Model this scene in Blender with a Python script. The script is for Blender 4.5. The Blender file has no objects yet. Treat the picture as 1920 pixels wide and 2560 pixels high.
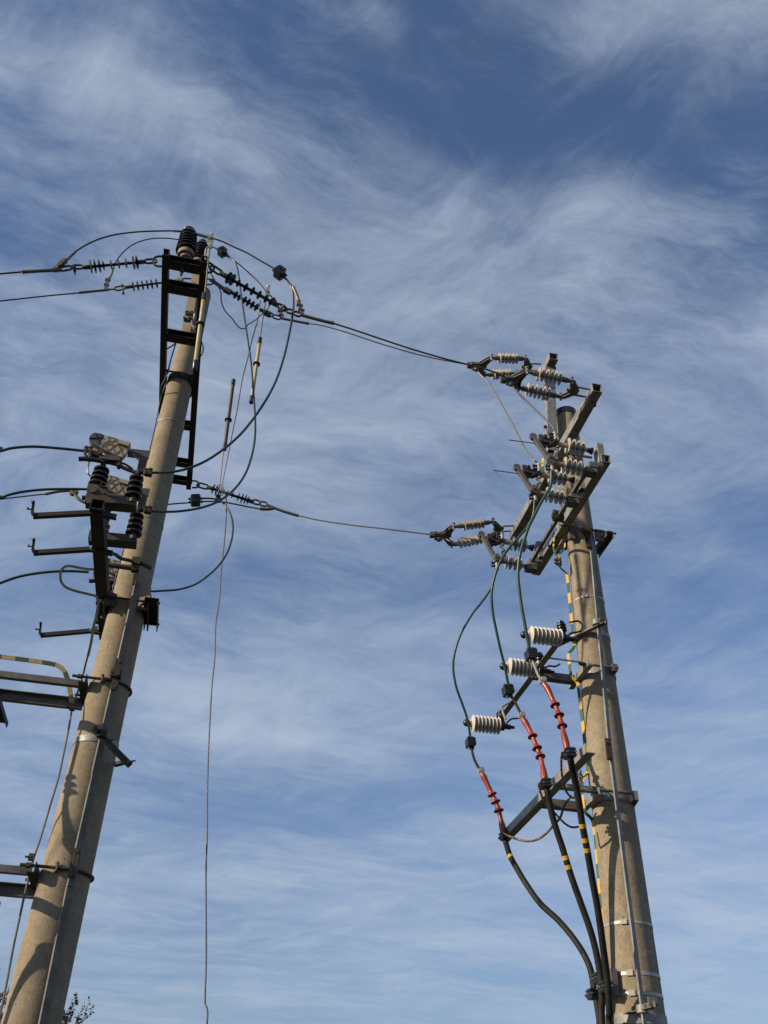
import bpy, bmesh, math, random
from mathutils import Vector, Matrix
random.seed(7)
V = Vector
C = bpy.context.scene.collection
SC = bpy.context.scene

# ------------------------------------------------------------------ camera
FPX = 2300.0                                   # focal length in photo pixels (1920 x 2560)
zc = V((118, 3014, -FPX)).normalized()         # world up in camera axes (vanishing point of the poles)
fw = V((0, 0, -1)); yc = (fw - zc * fw.dot(zc)).normalized(); xc = yc.cross(zc)
ROT = Matrix((xc, yc, zc))                     # camera axes -> world
CAM = V((0, 0, 1.6))
cd = bpy.data.cameras.new('camera'); cam = bpy.data.objects.new('camera', cd); C.objects.link(cam)
cd.sensor_fit = 'VERTICAL'; cd.sensor_height = 36.0; cd.sensor_width = 27.0
cd.lens = FPX / 2560 * 36.0; cd.clip_start = 0.05; cd.clip_end = 4000
cam.matrix_world = Matrix.Translation(CAM) @ ROT.to_4x4()
SC.camera = cam

# ------------------------------------------------------------------ light
SUN_AZ, SUN_EL = math.radians(245), math.radians(22)      # compass azimuth from +Y clockwise
SUN_E, SKY_S, EXPO = 5.0, 0.108, 0.32
sdir = V((math.sin(SUN_AZ) * math.cos(SUN_EL), math.cos(SUN_AZ) * math.cos(SUN_EL), math.sin(SUN_EL)))
sl = bpy.data.lights.new('sun', 'SUN'); sl.energy = SUN_E; sl.angle = math.radians(0.5); sl.color = (1.0, 0.80, 0.54)
so = bpy.data.objects.new('sun', sl); C.objects.link(so); so.location = sdir * 50
so.rotation_euler = sdir.to_track_quat('Z', 'Y').to_euler()
SC.view_settings.view_transform = 'Standard'; SC.view_settings.look = 'None'
SC.view_settings.exposure = EXPO; SC.view_settings.gamma = 1.0

class NT:
    """tiny helper round a node tree"""
    def __init__(s, tree): s.t = tree; s.n = tree.nodes; s.l = tree.links
    def add(s, kind, **kw):
        nd = s.n.new(kind)
        for k, v in kw.items(): setattr(nd, k, v)
        return nd
    def link(s, a, b): s.l.new(a, b)
    def val(s, sock, x):
        if hasattr(x, 'is_output') or isinstance(x, bpy.types.NodeSocket): s.l.new(x, sock)
        else: sock.default_value = x
    def math(s, op, a, b=None, c=None, clamp=False):
        nd = s.n.new('ShaderNodeMath'); nd.operation = op; nd.use_clamp = clamp
        s.val(nd.inputs[0], a)
        if b is not None: s.val(nd.inputs[1], b)
        if c is not None: s.val(nd.inputs[2], c)
        return nd.outputs[0]
    def vmath(s, op, a, b=None):
        nd = s.n.new('ShaderNodeVectorMath'); nd.operation = op
        s.val(nd.inputs[0], a)
        if b is not None: s.val(nd.inputs[1], b)
        return nd.outputs['Value'] if op in ('DOT_PRODUCT', 'LENGTH', 'DISTANCE') else nd.outputs[0]
    def noise(s, vec, scale, detail=4, rough=0.55, dist=0.0, dim='3D'):
        nd = s.n.new('ShaderNodeTexNoise'); nd.noise_dimensions = dim
        s.val(nd.inputs['Vector'], vec); nd.inputs['Scale'].default_value = scale
        nd.inputs['Detail'].default_value = detail; nd.inputs['Roughness'].default_value = rough
        nd.inputs['Distortion'].default_value = dist
        return nd
    def ramp(s, fac, a, b, lo=0.0, hi=1.0):
        nd = s.n.new('ShaderNodeMapRange'); nd.interpolation_type = 'SMOOTHSTEP'
        s.val(nd.inputs[0], fac); nd.inputs[1].default_value = a; nd.inputs[2].default_value = b
        nd.inputs[3].default_value = lo; nd.inputs[4].default_value = hi
        return nd.outputs[0]
    def mix(s, fac, a, b, blend='MIX'):
        nd = s.n.new('ShaderNodeMix'); nd.data_type = 'RGBA'; nd.blend_type = blend
        s.val(nd.inputs[0], fac); s.val(nd.inputs[6], a); s.val(nd.inputs[7], b)
        return nd.outputs[2]

# ------------------------------------------------------------------ sky with cirrus
w = bpy.data.worlds.new('World'); SC.world = w; w.use_nodes = True
g = NT(w.node_tree); g.n.clear()
tc = g.add('ShaderNodeTexCoord'); dvec = tc.outputs['Generated']
sky = g.add('ShaderNodeTexSky', sky_type='NISHITA'); sky.sun_disc = False
sky.sun_elevation = SUN_EL; sky.sun_rotation = SUN_AZ
sky.air_density = 1.0; sky.dust_density = 0.6; sky.ozone_density = 2.0
sep = g.add('ShaderNodeSeparateXYZ'); g.link(dvec, sep.inputs[0])
dz = g.math('MAXIMUM', sep.outputs[2], 0.0)
OFF = 0.10
den = g.math('ADD', dz, OFF)
def skyuv(px, py):                             # where a photo pixel's sky lies in the cloud-layer coordinates
    d = (ROT @ V((px - 960, 1280 - py, -FPX))).normalized(); k = max(d.z, 0) + OFF
    return d.x / k, d.y / k
U = g.math('DIVIDE', sep.outputs[0], den); W_ = g.math('DIVIDE', sep.outputs[1], den)
uv = g.add('ShaderNodeCombineXYZ'); g.link(U, uv.inputs[0]); g.link(W_, uv.inputs[1]); uv = uv.outputs[0]
def warp(vec, scale, amt, seed):
    nd = g.noise(g.vmath('ADD', vec, (seed, seed * .37, 0)), scale, 3, 0.5)
    c = g.vmath('SUBTRACT', nd.outputs['Color'], (0.5, 0.5, 0.5))
    sc = g.n.new('ShaderNodeVectorMath'); sc.operation = 'SCALE'; g.link(c, sc.inputs[0]); sc.inputs['Scale'].default_value = amt
    return g.vmath('ADD', vec, sc.outputs[0])
def stretched(vec, ang, sx, sy, off=(0, 0, 0)):
    mp = g.add('ShaderNodeMapping'); mp.vector_type = 'TEXTURE'
    mp.inputs['Rotation'].default_value = (0, 0, ang); mp.inputs['Scale'].default_value = (sx, sy, 1)
    mp.inputs['Location'].default_value = off
    g.link(vec, mp.inputs['Vector']); return mp.outputs[0]
uw = warp(uv, 1.2, 0.25, 3.1)
uw2 = warp(uw, 4.5, 0.11, 8.7)
uw3 = warp(uw2, 13.0, 0.040, 1.3)
low = g.ramp(W_, 0.55, 1.45)                    # far, low sky: flatter bands
big = g.noise(stretched(uw, 0.30, 1.3, 0.8), 1.25, 3, 0.5).outputs[0]
veil = g.noise(stretched(uw2, 0.25, 1.2, 0.8, (2.3, 0.7, 0)), 3.0, 12, 0.62).outputs[0]
band = g.noise(stretched(uw2, 0.02, 1.9, 0.75, (7.3, 2.7, 0)), 1.9, 12, 0.60).outputs[0]
fib = g.noise(stretched(uw3, 0.35, 1.5, 0.45, (0.4, 1.9, 0)), 5.8, 14, 0.72).outputs[0]
fib2 = g.noise(stretched(uw3, -0.75, 1.3, 0.40, (5.4, 3.9, 0)), 4.6, 14, 0.70).outputs[0]
def spot(px, py, r, sx=1.0, ang=0.0):          # a soft patch of sky, placed where the photo has it
    cx, cy = skyuv(px, py)
    v = g.vmath('SUBTRACT', uw2, (cx, cy, 0))
    v = stretched(v, ang, sx, 1.0)
    return g.ramp(g.vmath('LENGTH', v), 0.0, r, 1.0, 0.0)
vb = g.math('ADD', g.math('MULTIPLY', veil, g.math('SUBTRACT', 1.0, low)), g.math('MULTIPLY', band, low))
cov = g.math('ADD', g.math('MULTIPLY', big, 0.32), g.math('MULTIPLY', vb, 0.68))
for (px, py, r, sx, ang, amt) in (
        (400, 225, 0.075, 3.6, 0.40, 0.13), (150, 180, 0.12, 2.2, 0.3, 0.05), (1500, 530, 0.085, 3.6, 0.28, 0.11), (560, 330, .14, 1.8, .3, -.05), (1150, 330, .16, 1.5, .3, -.02), (250, 520, .2, 2.0, .2, -.03), (1050, 560, .25, 1.4, .3, .04),
        (1640, 270, 0.34, 1.6, 0.3, -0.24), (1000, 60, 0.18, 1.2, 0.9, -0.02), (640, 60, .13, 1.2, .6, -.07), (1040, 120, .05, 3.2, 1.0, .12), (980, 300, .06, 3.0, .9, .08), (1400, 290, .07, 2.0, .5, .10),
        (900, 1450, 0.5, 2.6, 0, -0.02), (1500, 1450, .6, 2.2, 0, -.02), (1000, 1650, .3, 3.4, 0, .05), (500, 1950, .35, 3.4, 0, -.05), (700, 1830, 0.45, 2.6, 0.0, 0.06), (1000, 2170, 0.7, 3.0, 0.0, 0.06), (900, 2030, .4, 3, 0, -.04),
        (1050, 1000, 0.40, 1.8, .1, 0.06), (1800, 20, .16, 2.2, .2, .24), (300, 1150, .4, 1.6, 0, .03), (450, 830, .3, 1.6, .1, .04), (300, 1800, .4, 2.4, 0, .05), (1700, 900, .3, 1.6, 0, .04), (900, 800, .3, 1.6, 0, .03)):
    cov = g.math('ADD', cov, g.math('MULTIPLY', spot(px, py, r, sx, ang), amt))
fmix = g.ramp(g.noise(uw, 2.2, 2, 0.5).outputs[0], 0.44, 0.60)
fibs = g.math('ADD', g.math('MULTIPLY', fib, g.math('SUBTRACT', 1.0, fmix)), g.math('MULTIPLY', fib2, fmix))
tot = g.math('ADD', cov, g.math('MULTIPLY', g.math('SUBTRACT', fibs, 0.5), g.math('SUBTRACT', 0.70, g.math('MULTIPLY', low, 0.24))))
mask = g.math('MULTIPLY', g.ramp(tot, 0.28, 0.87), 0.88)
haze = g.ramp(dz, 0.0, 0.55, 0.0, 1.0)
mask = g.math('ADD', g.math('MULTIPLY', mask, g.ramp(dz, 0.02, 0.22, .35, 1.0)), g.math('MULTIPLY', g.math('SUBTRACT', 1.0, haze), 0.17), clamp=True)
# sky colour as it comes, a little less green
skyc = g.mix(1.0, sky.outputs[0], (0.88, 0.93, 1.05, 1), 'MULTIPLY')
skyc = g.mix(1.0, skyc, g.mix(g.ramp(dz, 0.0, 0.5), (0.60, 0.62, 0.66, 1), (1, 1, 1, 1)), 'MULTIPLY')
cl = 1.0 / (SKY_S * 2 ** EXPO)
cloudc = (0.475 * cl, 0.555 * cl, 0.68 * cl, 1)
col = g.mix(mask, skyc, cloudc)
bgn = g.add('ShaderNodeBackground'); g.link(col, bgn.inputs[0]); bgn.inputs[1].default_value = SKY_S
wo = g.add('ShaderNodeOutputWorld'); g.link(bgn.outputs[0], wo.inputs[0])

# ------------------------------------------------------------------ materials
def principled(name):
    m = bpy.data.materials.new(name); m.use_nodes = True
    t = NT(m.node_tree); b = t.n.get('Principled BSDF')
    return m, t, b
def mat(name, col, rough=0.5, metal=0.0, var=0.18, scale=18.0, bump=0.0, dirt=None, dirt_amt=0.3, spec=0.5):
    m, t, b = principled(name)
    co = t.add('ShaderNodeNewGeometry').outputs['Position']
    n = t.noise(co, scale, 6, 0.6)
    n2 = t.noise(co, scale * 5, 3, 0.6)
    k = t.ramp(n.outputs[0], 0.3, 0.7, 1 - var, 1 + var)
    k2 = t.math('MULTIPLY', k, t.ramp(n2.outputs[0], 0.3, 0.7, 1 - var * .5, 1 + var * .5))
    cc = t.add('ShaderNodeCombineColor')
    for i in range(3): t.val(cc.inputs[i], t.math('MULTIPLY', k2, col[i]))
    c = cc.outputs[0]
    if dirt:
        dn = t.noise(co, scale * .45, 7, 0.68)
        c = t.mix(t.ramp(dn.outputs[0], 0.5, 0.72, 0, dirt_amt), c, (*dirt, 1))
    t.link(c, b.inputs['Base Color'])
    t.val(b.inputs['Roughness'], t.ramp(n2.outputs[0], .2, .8, max(rough - .12, .02), min(rough + .12, 1)))
    b.inputs['Metallic'].default_value = metal
    b.inputs['Specular IOR Level'].default_value = spec
    if bump:
        bn = t.add('ShaderNodeBump'); bn.inputs['Strength'].default_value = bump; bn.inputs['Distance'].default_value = 0.004
        t.link(n2.outputs[0], bn.inputs['Height']); t.link(bn.outputs[0], b.inputs['Normal'])
    return m
def concrete(name, col, grain, rings, stain, mott):
    m, t, b = principled(name)
    co = t.add('ShaderNodeNewGeometry').outputs['Position']
    fine = t.noise(co, 60 * grain, 5, 0.7).outputs[0]
    spk = t.noise(co, 24 * grain, 5, 0.72).outputs[0]
    mid = t.noise(co, 5, 6, 0.65).outputs[0]
    mp = t.add('ShaderNodeMapping'); mp.inputs['Scale'].default_value = (11, 11, 0.55); t.link(co, mp.inputs[0])
    drip = t.noise(mp.outputs[0], 1.6, 7, 0.66).outputs[0]
    mr = t.add('ShaderNodeMapping'); mr.inputs['Scale'].default_value = (0.6, 0.6, 70); t.link(co, mr.inputs[0])
    ring = t.noise(mr.outputs[0], 1.0, 3, 0.6).outputs[0]
    k = t.math('MULTIPLY', t.ramp(fine, .25, .75, .84, 1.16), t.ramp(mid, .25, .75, .84, 1.14))
    k = t.math('MULTIPLY', k, t.ramp(spk, .30, .70, 1 - mott, 1 + mott * .7))
    k = t.math('MULTIPLY', k, t.ramp(ring, .3, .7, 1 - rings, 1 + rings))
    cc = t.add('ShaderNodeCombineColor')
    for i in range(3): t.val(cc.inputs[i], t.math('MULTIPLY', k, col[i]))
    c = t.mix(t.ramp(drip, .50, .74, 0, stain), cc.outputs[0], (col[0] * .40, col[1] * .40, col[2] * .40, 1))
    dark = t.noise(co, 2.2, 8, 0.72).outputs[0]
    c = t.mix(t.ramp(dark, .56, .72, 0, stain * .9), c, (col[0] * .5, col[1] * .5, col[2] * .5, 1))
    rust = t.noise(co, 3.1, 7, 0.7).outputs[0]
    c = t.mix(t.ramp(rust, .60, .74, 0, .45), c, (col[0] * .75, col[1] * .54, col[2] * .36, 1))
    pale = t.noise(mp.outputs[0], 3.7, 6, 0.6).outputs[0]
    c = t.mix(t.ramp(pale, .60, .72, 0, .25), c, (col[0] * 1.35, col[1] * 1.35, col[2] * 1.35, 1))
    vor = t.add('ShaderNodeTexVoronoi'); t.link(co, vor.inputs['Vector']); vor.inputs['Scale'].default_value = 26
    pick = t.add('ShaderNodeTexWhiteNoise'); t.link(vor.outputs['Position'], pick.inputs['Vector'])
    pore = t.math('MULTIPLY', t.ramp(vor.outputs['Distance'], .06, .26, 1, 0), t.math('GREATER_THAN', pick.outputs['Value'], .84))
    c = t.mix(t.math('MULTIPLY', pore, .75), c, (col[0] * .25, col[1] * .22, col[2] * .2, 1))
    t.link(c, b.inputs['Base Color']); b.inputs['Roughness'].default_value = 0.92
    b.inputs['Specular IOR Level'].default_value = 0.2
    h = t.math('SUBTRACT', t.math('ADD', t.math('ADD', fine, spk), t.math('MULTIPLY', ring, rings * 6)), t.math('MULTIPLY', pore, 1.5))
    bn = t.add('ShaderNodeBump'); bn.inputs['Strength'].default_value = 0.4; bn.inputs['Distance'].default_value = 0.006
    t.link(h, bn.inputs['Height']); t.link(bn.outputs[0], b.inputs['Normal'])
    return m
M = {}
M['concL'] = concrete('pale_concrete', (.232, .199, .150), 1.0, .05, .25, .10)
M['concR'] = concrete('weathered_concrete', (.232, .202, .155), .85, .015, .34, .16)
M['galv'] = mat('galvanised_steel', (.205, .212, .218), .58, .2, .26, 9, .06, (.10, .085, .07), .7)
M['galv_br'] = mat('bright_zinc', (.33, .33, .325), .5, .35, .12, 20, .03)
M['galv_old'] = mat('dull_zinc', (.118, .116, .112), .64, .2, .28, 9, .06, (.085, .055, .035), .7)
M['steel_dk'] = mat('dark_weathered_steel', (.024, .0225, .0215), .7, .2, .25, 14, .08, (.040, .028, .021), .5)
M['steel_br'] = mat('brown_weathered_steel', (.066, .058, .049), .68, .15, .2, 14, .06, (.12, .08, .05), .5)
M['iron'] = mat('dark_iron_fittings', (.040, .034, .029), .64, .2, .25, 25, .08, (.10, .06, .035), .5)
M['rustface'] = mat('rust_streaked_steel', (.175, .145, .11), .75, .1, .25, 9, .06, (.11, .05, .02), .9)
M['porc'] = mat('dark_brown_porcelain', (.018, .013, .011), .16, 0, .15, 10)
M['porc_cap'] = mat('cement_cap', (.20, .18, .155), .75, .1, .2, 18, .05)
M['disc'] = mat('dark_polymer_sheds', (.010, .010, .011), .6, 0, .3, 10, 0, None, .3, .3)
M['sil'] = mat('beige_grey_silicone', (.33, .295, .25), .55, 0, .08, 16, .02, (.26, .24, .21), .5)
M['silg'] = mat('dirty_grey_silicone', (.26, .24, .215), .6, 0, .12, 16, .02, (.20, .18, .16), .5)
M['white'] = mat('pale_cream_silicone', (.47, .44, .40), .42, 0, .06, 16, .02, (.40, .37, .33), .3)
M['green'] = mat('green_cable_sheath', (.013, .052, .040), .42, 0, .2, 20, 0, (.04, .06, .05), .35)
M['teal'] = mat('dark_teal_cable_sheath', (.014, .036, .044), .38, 0, .15, 20)
M['alu'] = mat('weathered_aluminium_wire', (.16, .155, .145), .5, .5, .2, 60, .1)
M['wire_dk'] = mat('dark_weathered_wire', (.034, .031, .027), .6, .2, .25, 60, .1)
M['sleeve'] = mat('aluminium_sleeve', (.14, .122, .10), .5, .4, .2, 18, .05, (.10, .07, .05), .5)
M['blk'] = mat('black_plastic', (.014, .014, .015), .36, 0, .2, 20)
M['rub'] = mat('black_cable_jacket', (.008, .008, .008), .66, 0, .5, 7, .03, (.024, .021, .018), .5, .3)
M['red'] = mat('red_termination_rubber', (.21, .028, .014), .42, 0, .2, 10, .03, (.11, .03, .02), .6)
M['yel'] = mat('yellow_tape', (.43, .27, .02), .5, 0, .08, 20)
M['copper'] = mat('copper_braid', (.22, .12, .085), .5, .5, .25, 70, .2)
M['frp'] = mat('yellowish_fibreglass_tube', (.36, .31, .15), .45, 0, .12, 10, .01, (.36, .27, .11), .6)
M['frp_old'] = mat('stained_fibreglass_tube', (.045, .038, .026), .6, 0, .25, 10, .01, (.06, .035, .018), .6)
M['chute'] = mat('beige_plastic', (.31, .27, .215), .6, 0, .06, 16, .02)
M['chute_rib'] = mat('dark_beige_ribs', (.13, .105, .08), .65, 0, .06, 16, .02)
M['smoke'] = mat('smoky_grey_plastic', (.065, .075, .09), .4, 0, .08, 16)
M['clear'] = mat('clear_sheathed_copper', (.17, .145, .13), .45, .2, .35, 45, .1)
def stripe_mat(name, a, bcol, pitch, dirt=.2):
    m, t, b = principled(name)
    uvn = t.add('ShaderNodeUVMap').outputs[0]
    sp = t.add('ShaderNodeSeparateXYZ'); t.link(uvn, sp.inputs[0])
    fr = t.math('FRACT', t.math('ADD', t.math('MULTIPLY', sp.outputs[0], 1.0 / pitch), t.math('MULTIPLY', sp.outputs[1], 0.14)))
    k = t.math('GREATER_THAN', fr, .5)
    co = t.add('ShaderNodeNewGeometry').outputs['Position']
    n = t.noise(co, 22, 6, .65).outputs[0]
    c = t.mix(k, (*a, 1), (*bcol, 1))
    c = t.mix(t.ramp(n, .5, .75, 0, dirt), c, (.07, .06, .045, 1))
    t.link(c, b.inputs['Base Color']); b.inputs['Roughness'].default_value = .5
    return m
M['yg'] = stripe_mat('yellow_green_strip', (.55, .35, .025), (.009, .075, .043), 0.235)
M['yg_pale'] = stripe_mat('faded_yellow_green_strip', (.33, .26, .125), (.045, .064, .038), 0.235, .5)
def twist_mat(name, a, bcol, pitch):
    m, t, b = principled(name)
    uvn = t.add('ShaderNodeUVMap').outputs[0]
    sp = t.add('ShaderNodeSeparateXYZ'); t.link(uvn, sp.inputs[0])
    ph = t.math('ADD', t.math('MULTIPLY', sp.outputs[0], 1.0 / pitch), sp.outputs[1])
    co = t.add('ShaderNodeNewGeometry').outputs['Position']
    ph = t.math('ADD', ph, t.math('MULTIPLY', t.noise(co, 6, 3).outputs[0], 1.6))
    s = t.math('PINGPONG', ph, .5)
    c = t.mix(t.math('MULTIPLY', t.ramp(s, .10, .30), t.ramp(t.noise(co, 9, 4).outputs[0], .35, .6, .35, 1)), (*bcol, 1), (*a, 1))
    c = t.mix(t.ramp(t.noise(co, 2.3, 4).outputs[0], .42, .60), c, (bcol[0] * 1.5, bcol[1] * 1.5, bcol[2] * 1.5, 1))
    t.link(c, b.inputs['Base Color']); b.inputs['Roughness'].default_value = .5; b.inputs['Metallic'].default_value = .1
    bn = t.add('ShaderNodeBump'); bn.inputs['Strength'].default_value = .6; bn.inputs['Distance'].default_value = .003
    t.link(s, bn.inputs['Height']); t.link(bn.outputs[0], b.inputs['Normal'])
    return m
M['rope'] = twist_mat('twisted_clear_sheathed_wire', (.13, .105, .095), (.035, .026, .022), 0.07)
M['braid'] = twist_mat('twisted_copper_lead', (.30, .18, .14), (.055, .028, .02), 0.05)
def ground_mat():
    m, t, b = principled('dry_grass_ground')
    co = t.add('ShaderNodeNewGeometry').outputs['Position']
    n = t.noise(co, .35, 6, .6).outputs[0]; n2 = t.noise(co, 6, 6, .7).outputs[0]
    c = t.mix(t.ramp(n, .4, .62), (.028, .038, .013, 1), (.055, .045, .026, 1))
    c = t.mix(t.ramp(n2, .3, .7, 0, .5), c, (.03, .035, .014, 1))
    t.link(c, b.inputs['Base Color']); b.inputs['Roughness'].default_value = .95
    bn = t.add('ShaderNodeBump'); bn.inputs['Distance'].default_value = .05; t.link(n2, bn.inputs['Height']); t.link(bn.outputs[0], b.inputs['Normal'])
    return m
M['ground'] = ground_mat()
M['bark'] = mat('grey_brown_bark', (.11, .085, .065), .85, 0, .3, 8, .3)
M['leaf'] = mat('brown_autumn_leaves', (.10, .055, .03), .7, 0, .45, 3)

# ------------------------------------------------------------------ pole frames: s along the line, t along the crossarms, h height
AZ = math.radians(-10.5)
eA = V((math.sin(AZ), math.cos(AZ), 0)); eE = V((math.cos(AZ), -math.sin(AZ), 0)); eZ = V((0, 0, 1))
def ray(x, y): return ROT @ V(((x - 960) / FPX, (1280 - y) / FPX, -1))
OL = CAM + ray(503, 735) * 11.5
OR = CAM + ray(1413.5, 1035) * 10.6
def onplane(x, y, t, O):
    r = ray(x, y); return CAM + r * ((t - (CAM - O).dot(eA)) / r.dot(eA))
def onlevel(x, y, h):
    r = ray(x, y); return CAM + r * ((h - CAM.z) / r.z)
def Lp(x, y, t): return onplane(x, y, t, OL)
def Rp(x, y, t): return onplane(x, y, t, OR)
def LS(s, t, h): return V((OL.x, OL.y, 0)) + eE * s + eA * t + eZ * h
def RS(s, t, h): return V((OR.x, OR.y, 0)) + eE * s + eA * t + eZ * h
def tL(x, y, h): return (onlevel(x, y, h) - OL).dot(eA)
def tR(x, y, h): return (onlevel(x, y, h) - OR).dot(eA)
def depth(p): return -(ROT.transposed() @ (p - CAM)).z
def mpx(p, px): return px * depth(p) / FPX      # metres spanned by px photo pixels at p

# ------------------------------------------------------------------ mesh builder
def catmull(pts, sub):
    if len(pts) < 3 or sub < 2: return [V(p) for p in pts]
    P = [pts[0] * 2 - pts[1]] + list(pts) + [pts[-1] * 2 - pts[-2]]
    out = []
    for i in range(1, len(P) - 2):
        a, b, c, d = P[i - 1], P[i], P[i + 1], P[i + 2]
        for k in range(sub):
            u = k / sub
            out.append(0.5 * ((2 * b) + (c - a) * u + (2 * a - 5 * b + 4 * c - d) * u * u + (3 * b - a - 3 * c + d) * u ** 3))
    out.append(V(pts[-1])); return out
class MB:
    def __init__(s): s.v = []; s.f = []; s.uv = []
    def add(s, vs, fs, uvs=None):
        o = len(s.v); s.v += [V(x) for x in vs]; s.f += [tuple(i + o for i in f) for f in fs]
        s.uv += uvs if uvs else [(0, 0)] * len(vs)
        return s
    def sweep(s, pts, r, n=8, sub=6, sec=None, up=None, closed=False):
        """round (or given-section) bar along a smoothed path"""
        pts = [V(p) for p in pts]
        if closed: P = pts
        else: P = catmull(pts, sub)
        m = len(P); T = []
        for i in range(m):
            if closed: d = P[(i + 1) % m] - P[i - 1]
            else: d = P[min(i + 1, m - 1)] - P[max(i - 1, 0)]
            T.append(d.normalized() if d.length > 1e-9 else (T[-1] if T else V((0, 0, 1))))
        if up is None: up = V((0, 0, 1)) if abs(T[0].z) < .9 else V((1, 0, 0)); fixed = False
        else: up = V(up); fixed = True
        nrm = (up - T[0] * up.dot(T[0])).normalized()
        vs = []; uvs = []; L = 0
        if sec is None: sec = [(math.cos(2 * math.pi * k / n), math.sin(2 * math.pi * k / n)) for k in range(n)]; scl = True
        else: n = len(sec); scl = False
        for i in range(m):
            if i: L += (P[i] - P[i - 1]).length
            base = up if fixed else nrm
            q = base - T[i] * base.dot(T[i])
            if q.length > 1e-4: nrm = q.normalized()
            bi = T[i].cross(nrm)
            rr = (r[i * (len(r) - 1) // max(m - 1, 1)] if isinstance(r, (list, tuple)) else r) if scl else 1.0
            for k, (a, b) in enumerate(sec):
                vs.append(P[i] + bi * a * rr + nrm * b * rr); uvs.append((L, k / n))
        fs = []
        for i in range(m if closed else m - 1):
            for k in range(n):
                a = i * n + k; b = i * n + (k + 1) % n; c = ((i + 1) % m) * n
                fs.append((a, b, c + (k + 1) % n, c + k))
        if not closed: fs.append(tuple(range(n - 1, -1, -1))); fs.append(tuple((m - 1) * n + k for k in range(n)))
        return s.add(vs, fs, uvs)
    def lathe(s, p0, p1, prof, n=24):
        """prof: (distance from p0 in metres, radius)"""
        p0 = V(p0); d = (V(p1) - p0).normalized()
        up = V((0, 0, 1)) if abs(d.z) < .9 else V((1, 0, 0))
        x = (up - d * up.dot(d)).normalized(); y = d.cross(x)
        vs = []; fs = []
        for (u, r) in prof:
            for k in range(n):
                a = 2 * math.pi * k / n; vs.append(p0 + d * u + (x * math.cos(a) + y * math.sin(a)) * max(r, 1e-4))
        for i in range(len(prof) - 1):
            for k in range(n):
                fs.append((i * n + k, i * n + (k + 1) % n, (i + 1) * n + (k + 1) % n, (i + 1) * n + k))
        fs.append(tuple(range(n - 1, -1, -1))); fs.append(tuple((len(prof) - 1) * n + k for k in range(n)))
        return s.add(vs, fs)
    def cyl(s, p0, p1, r, n=14, r2=None):
        L = (V(p1) - V(p0)).length; return s.lathe(p0, p1, [(0, r), (L, r if r2 is None else r2)], n)
    def extr(s, p0, p1, sec, up=(0, 0, 1), inner=None):
        """extrude a section polygon (a to the side, b along up) from p0 to p1; inner: a hole"""
        p0, p1 = V(p0), V(p1); d = (p1 - p0).normalized(); up = V(up)
        u = (up - d * up.dot(d)).normalized(); a_ = d.cross(u)
        n = len(sec)
        vs = [p + a_ * x + u * y for p in (p0, p1) for (x, y) in sec]
        fs = [(k, (k + 1) % n, n + (k + 1) % n, n + k) for k in range(n)]
        if inner:
            o = len(vs); vs += [p + a_ * x + u * y for p in (p0, p1) for (x, y) in inner]
            fs += [(o + n + k, o + n + (k + 1) % n, o + (k + 1) % n, o + k) for k in range(n)]
            for e in (0, n): fs += [(e + k, e + (k + 1) % n, o + e + (k + 1) % n, o + e + k) for k in range(n)]
        else: fs += [tuple(range(n - 1, -1, -1)), tuple(n + k for k in range(n))]
        return s.add(vs, fs)
    def bar(s, p0, p1, wd, ht, up=(0, 0, 1)):
        a, b = wd / 2, ht / 2; return s.extr(p0, p1, [(-a, -b), (a, -b), (a, b), (-a, b)], up)
    def tube_sq(s, p0, p1, wd, ht, th, up=(0, 0, 1)):
        a, b = wd / 2, ht / 2
        return s.extr(p0, p1, [(-a, -b), (a, -b), (a, b), (-a, b)], up, [(-a + th, -b + th), (a - th, -b + th), (a - th, b - th), (-a + th, b - th)])
    def angle(s, p0, p1, wd, ht, th, up=(0, 0, 1), fx=1, fy=1):
        """L section: flat leg at the bottom (b=0), upright leg at a=0; fx, fy flip it"""
        q = [(0, 0), (wd, 0), (wd, th), (th, th), (th, ht), (0, ht)]
        return s.extr(p0, p1, [(x * fx, y * fy) for x, y in q], up)
    def chan(s, p0, p1, web, fl, th, up=(0, 0, 1), fx=1):
        """C section: web along up, flanges to +a (fx=1) or -a"""
        h = web / 2; q = [(0, -h), (fl, -h), (fl, -h + th), (th, -h + th), (th, h - th), (fl, h - th), (fl, h), (0, h)]
        return s.extr(p0, p1, [(x * fx, y) for x, y in q], up)
    def prism(s, pts, nrm, th):
        nrm = V(nrm).normalized(); n = len(pts)
        vs = [V(p) - nrm * th / 2 for p in pts] + [V(p) + nrm * th / 2 for p in pts]
        fs = [tuple(range(n - 1, -1, -1)), tuple(n + k for k in range(n))] + [(k, (k + 1) % n, n + (k + 1) % n, n + k) for k in range(n)]
        return s.add(vs, fs)
    def bolt(s, p, d, r=.012, ln=.04, head=.014):
        p = V(p); d = V(d).normalized()
        s.cyl(p - d * head, p, r * 1.75, 6); s.cyl(p, p + d * ln, r, 8); s.cyl(p + d * ln * .35, p + d * (ln * .35 + head), r * 1.7, 6)
        return s
    def box(s, c, dx, dy, dz, ax=None, ay=None, az=None):
        ax = V(ax or eE).normalized(); ay = V(ay or eA).normalized(); az = V(az or eZ).normalized(); c = V(c)
        vs = [c + ax * dx / 2 * i + ay * dy / 2 * j + az * dz / 2 * k for k in (-1, 1) for (i, j) in ((-1, -1), (1, -1), (1, 1), (-1, 1))]
        return s.add(vs, [(3, 2, 1, 0), (4, 5, 6, 7), (0, 1, 5, 4), (1, 2, 6, 5), (2, 3, 7, 6), (3, 0, 4, 7)])
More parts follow.
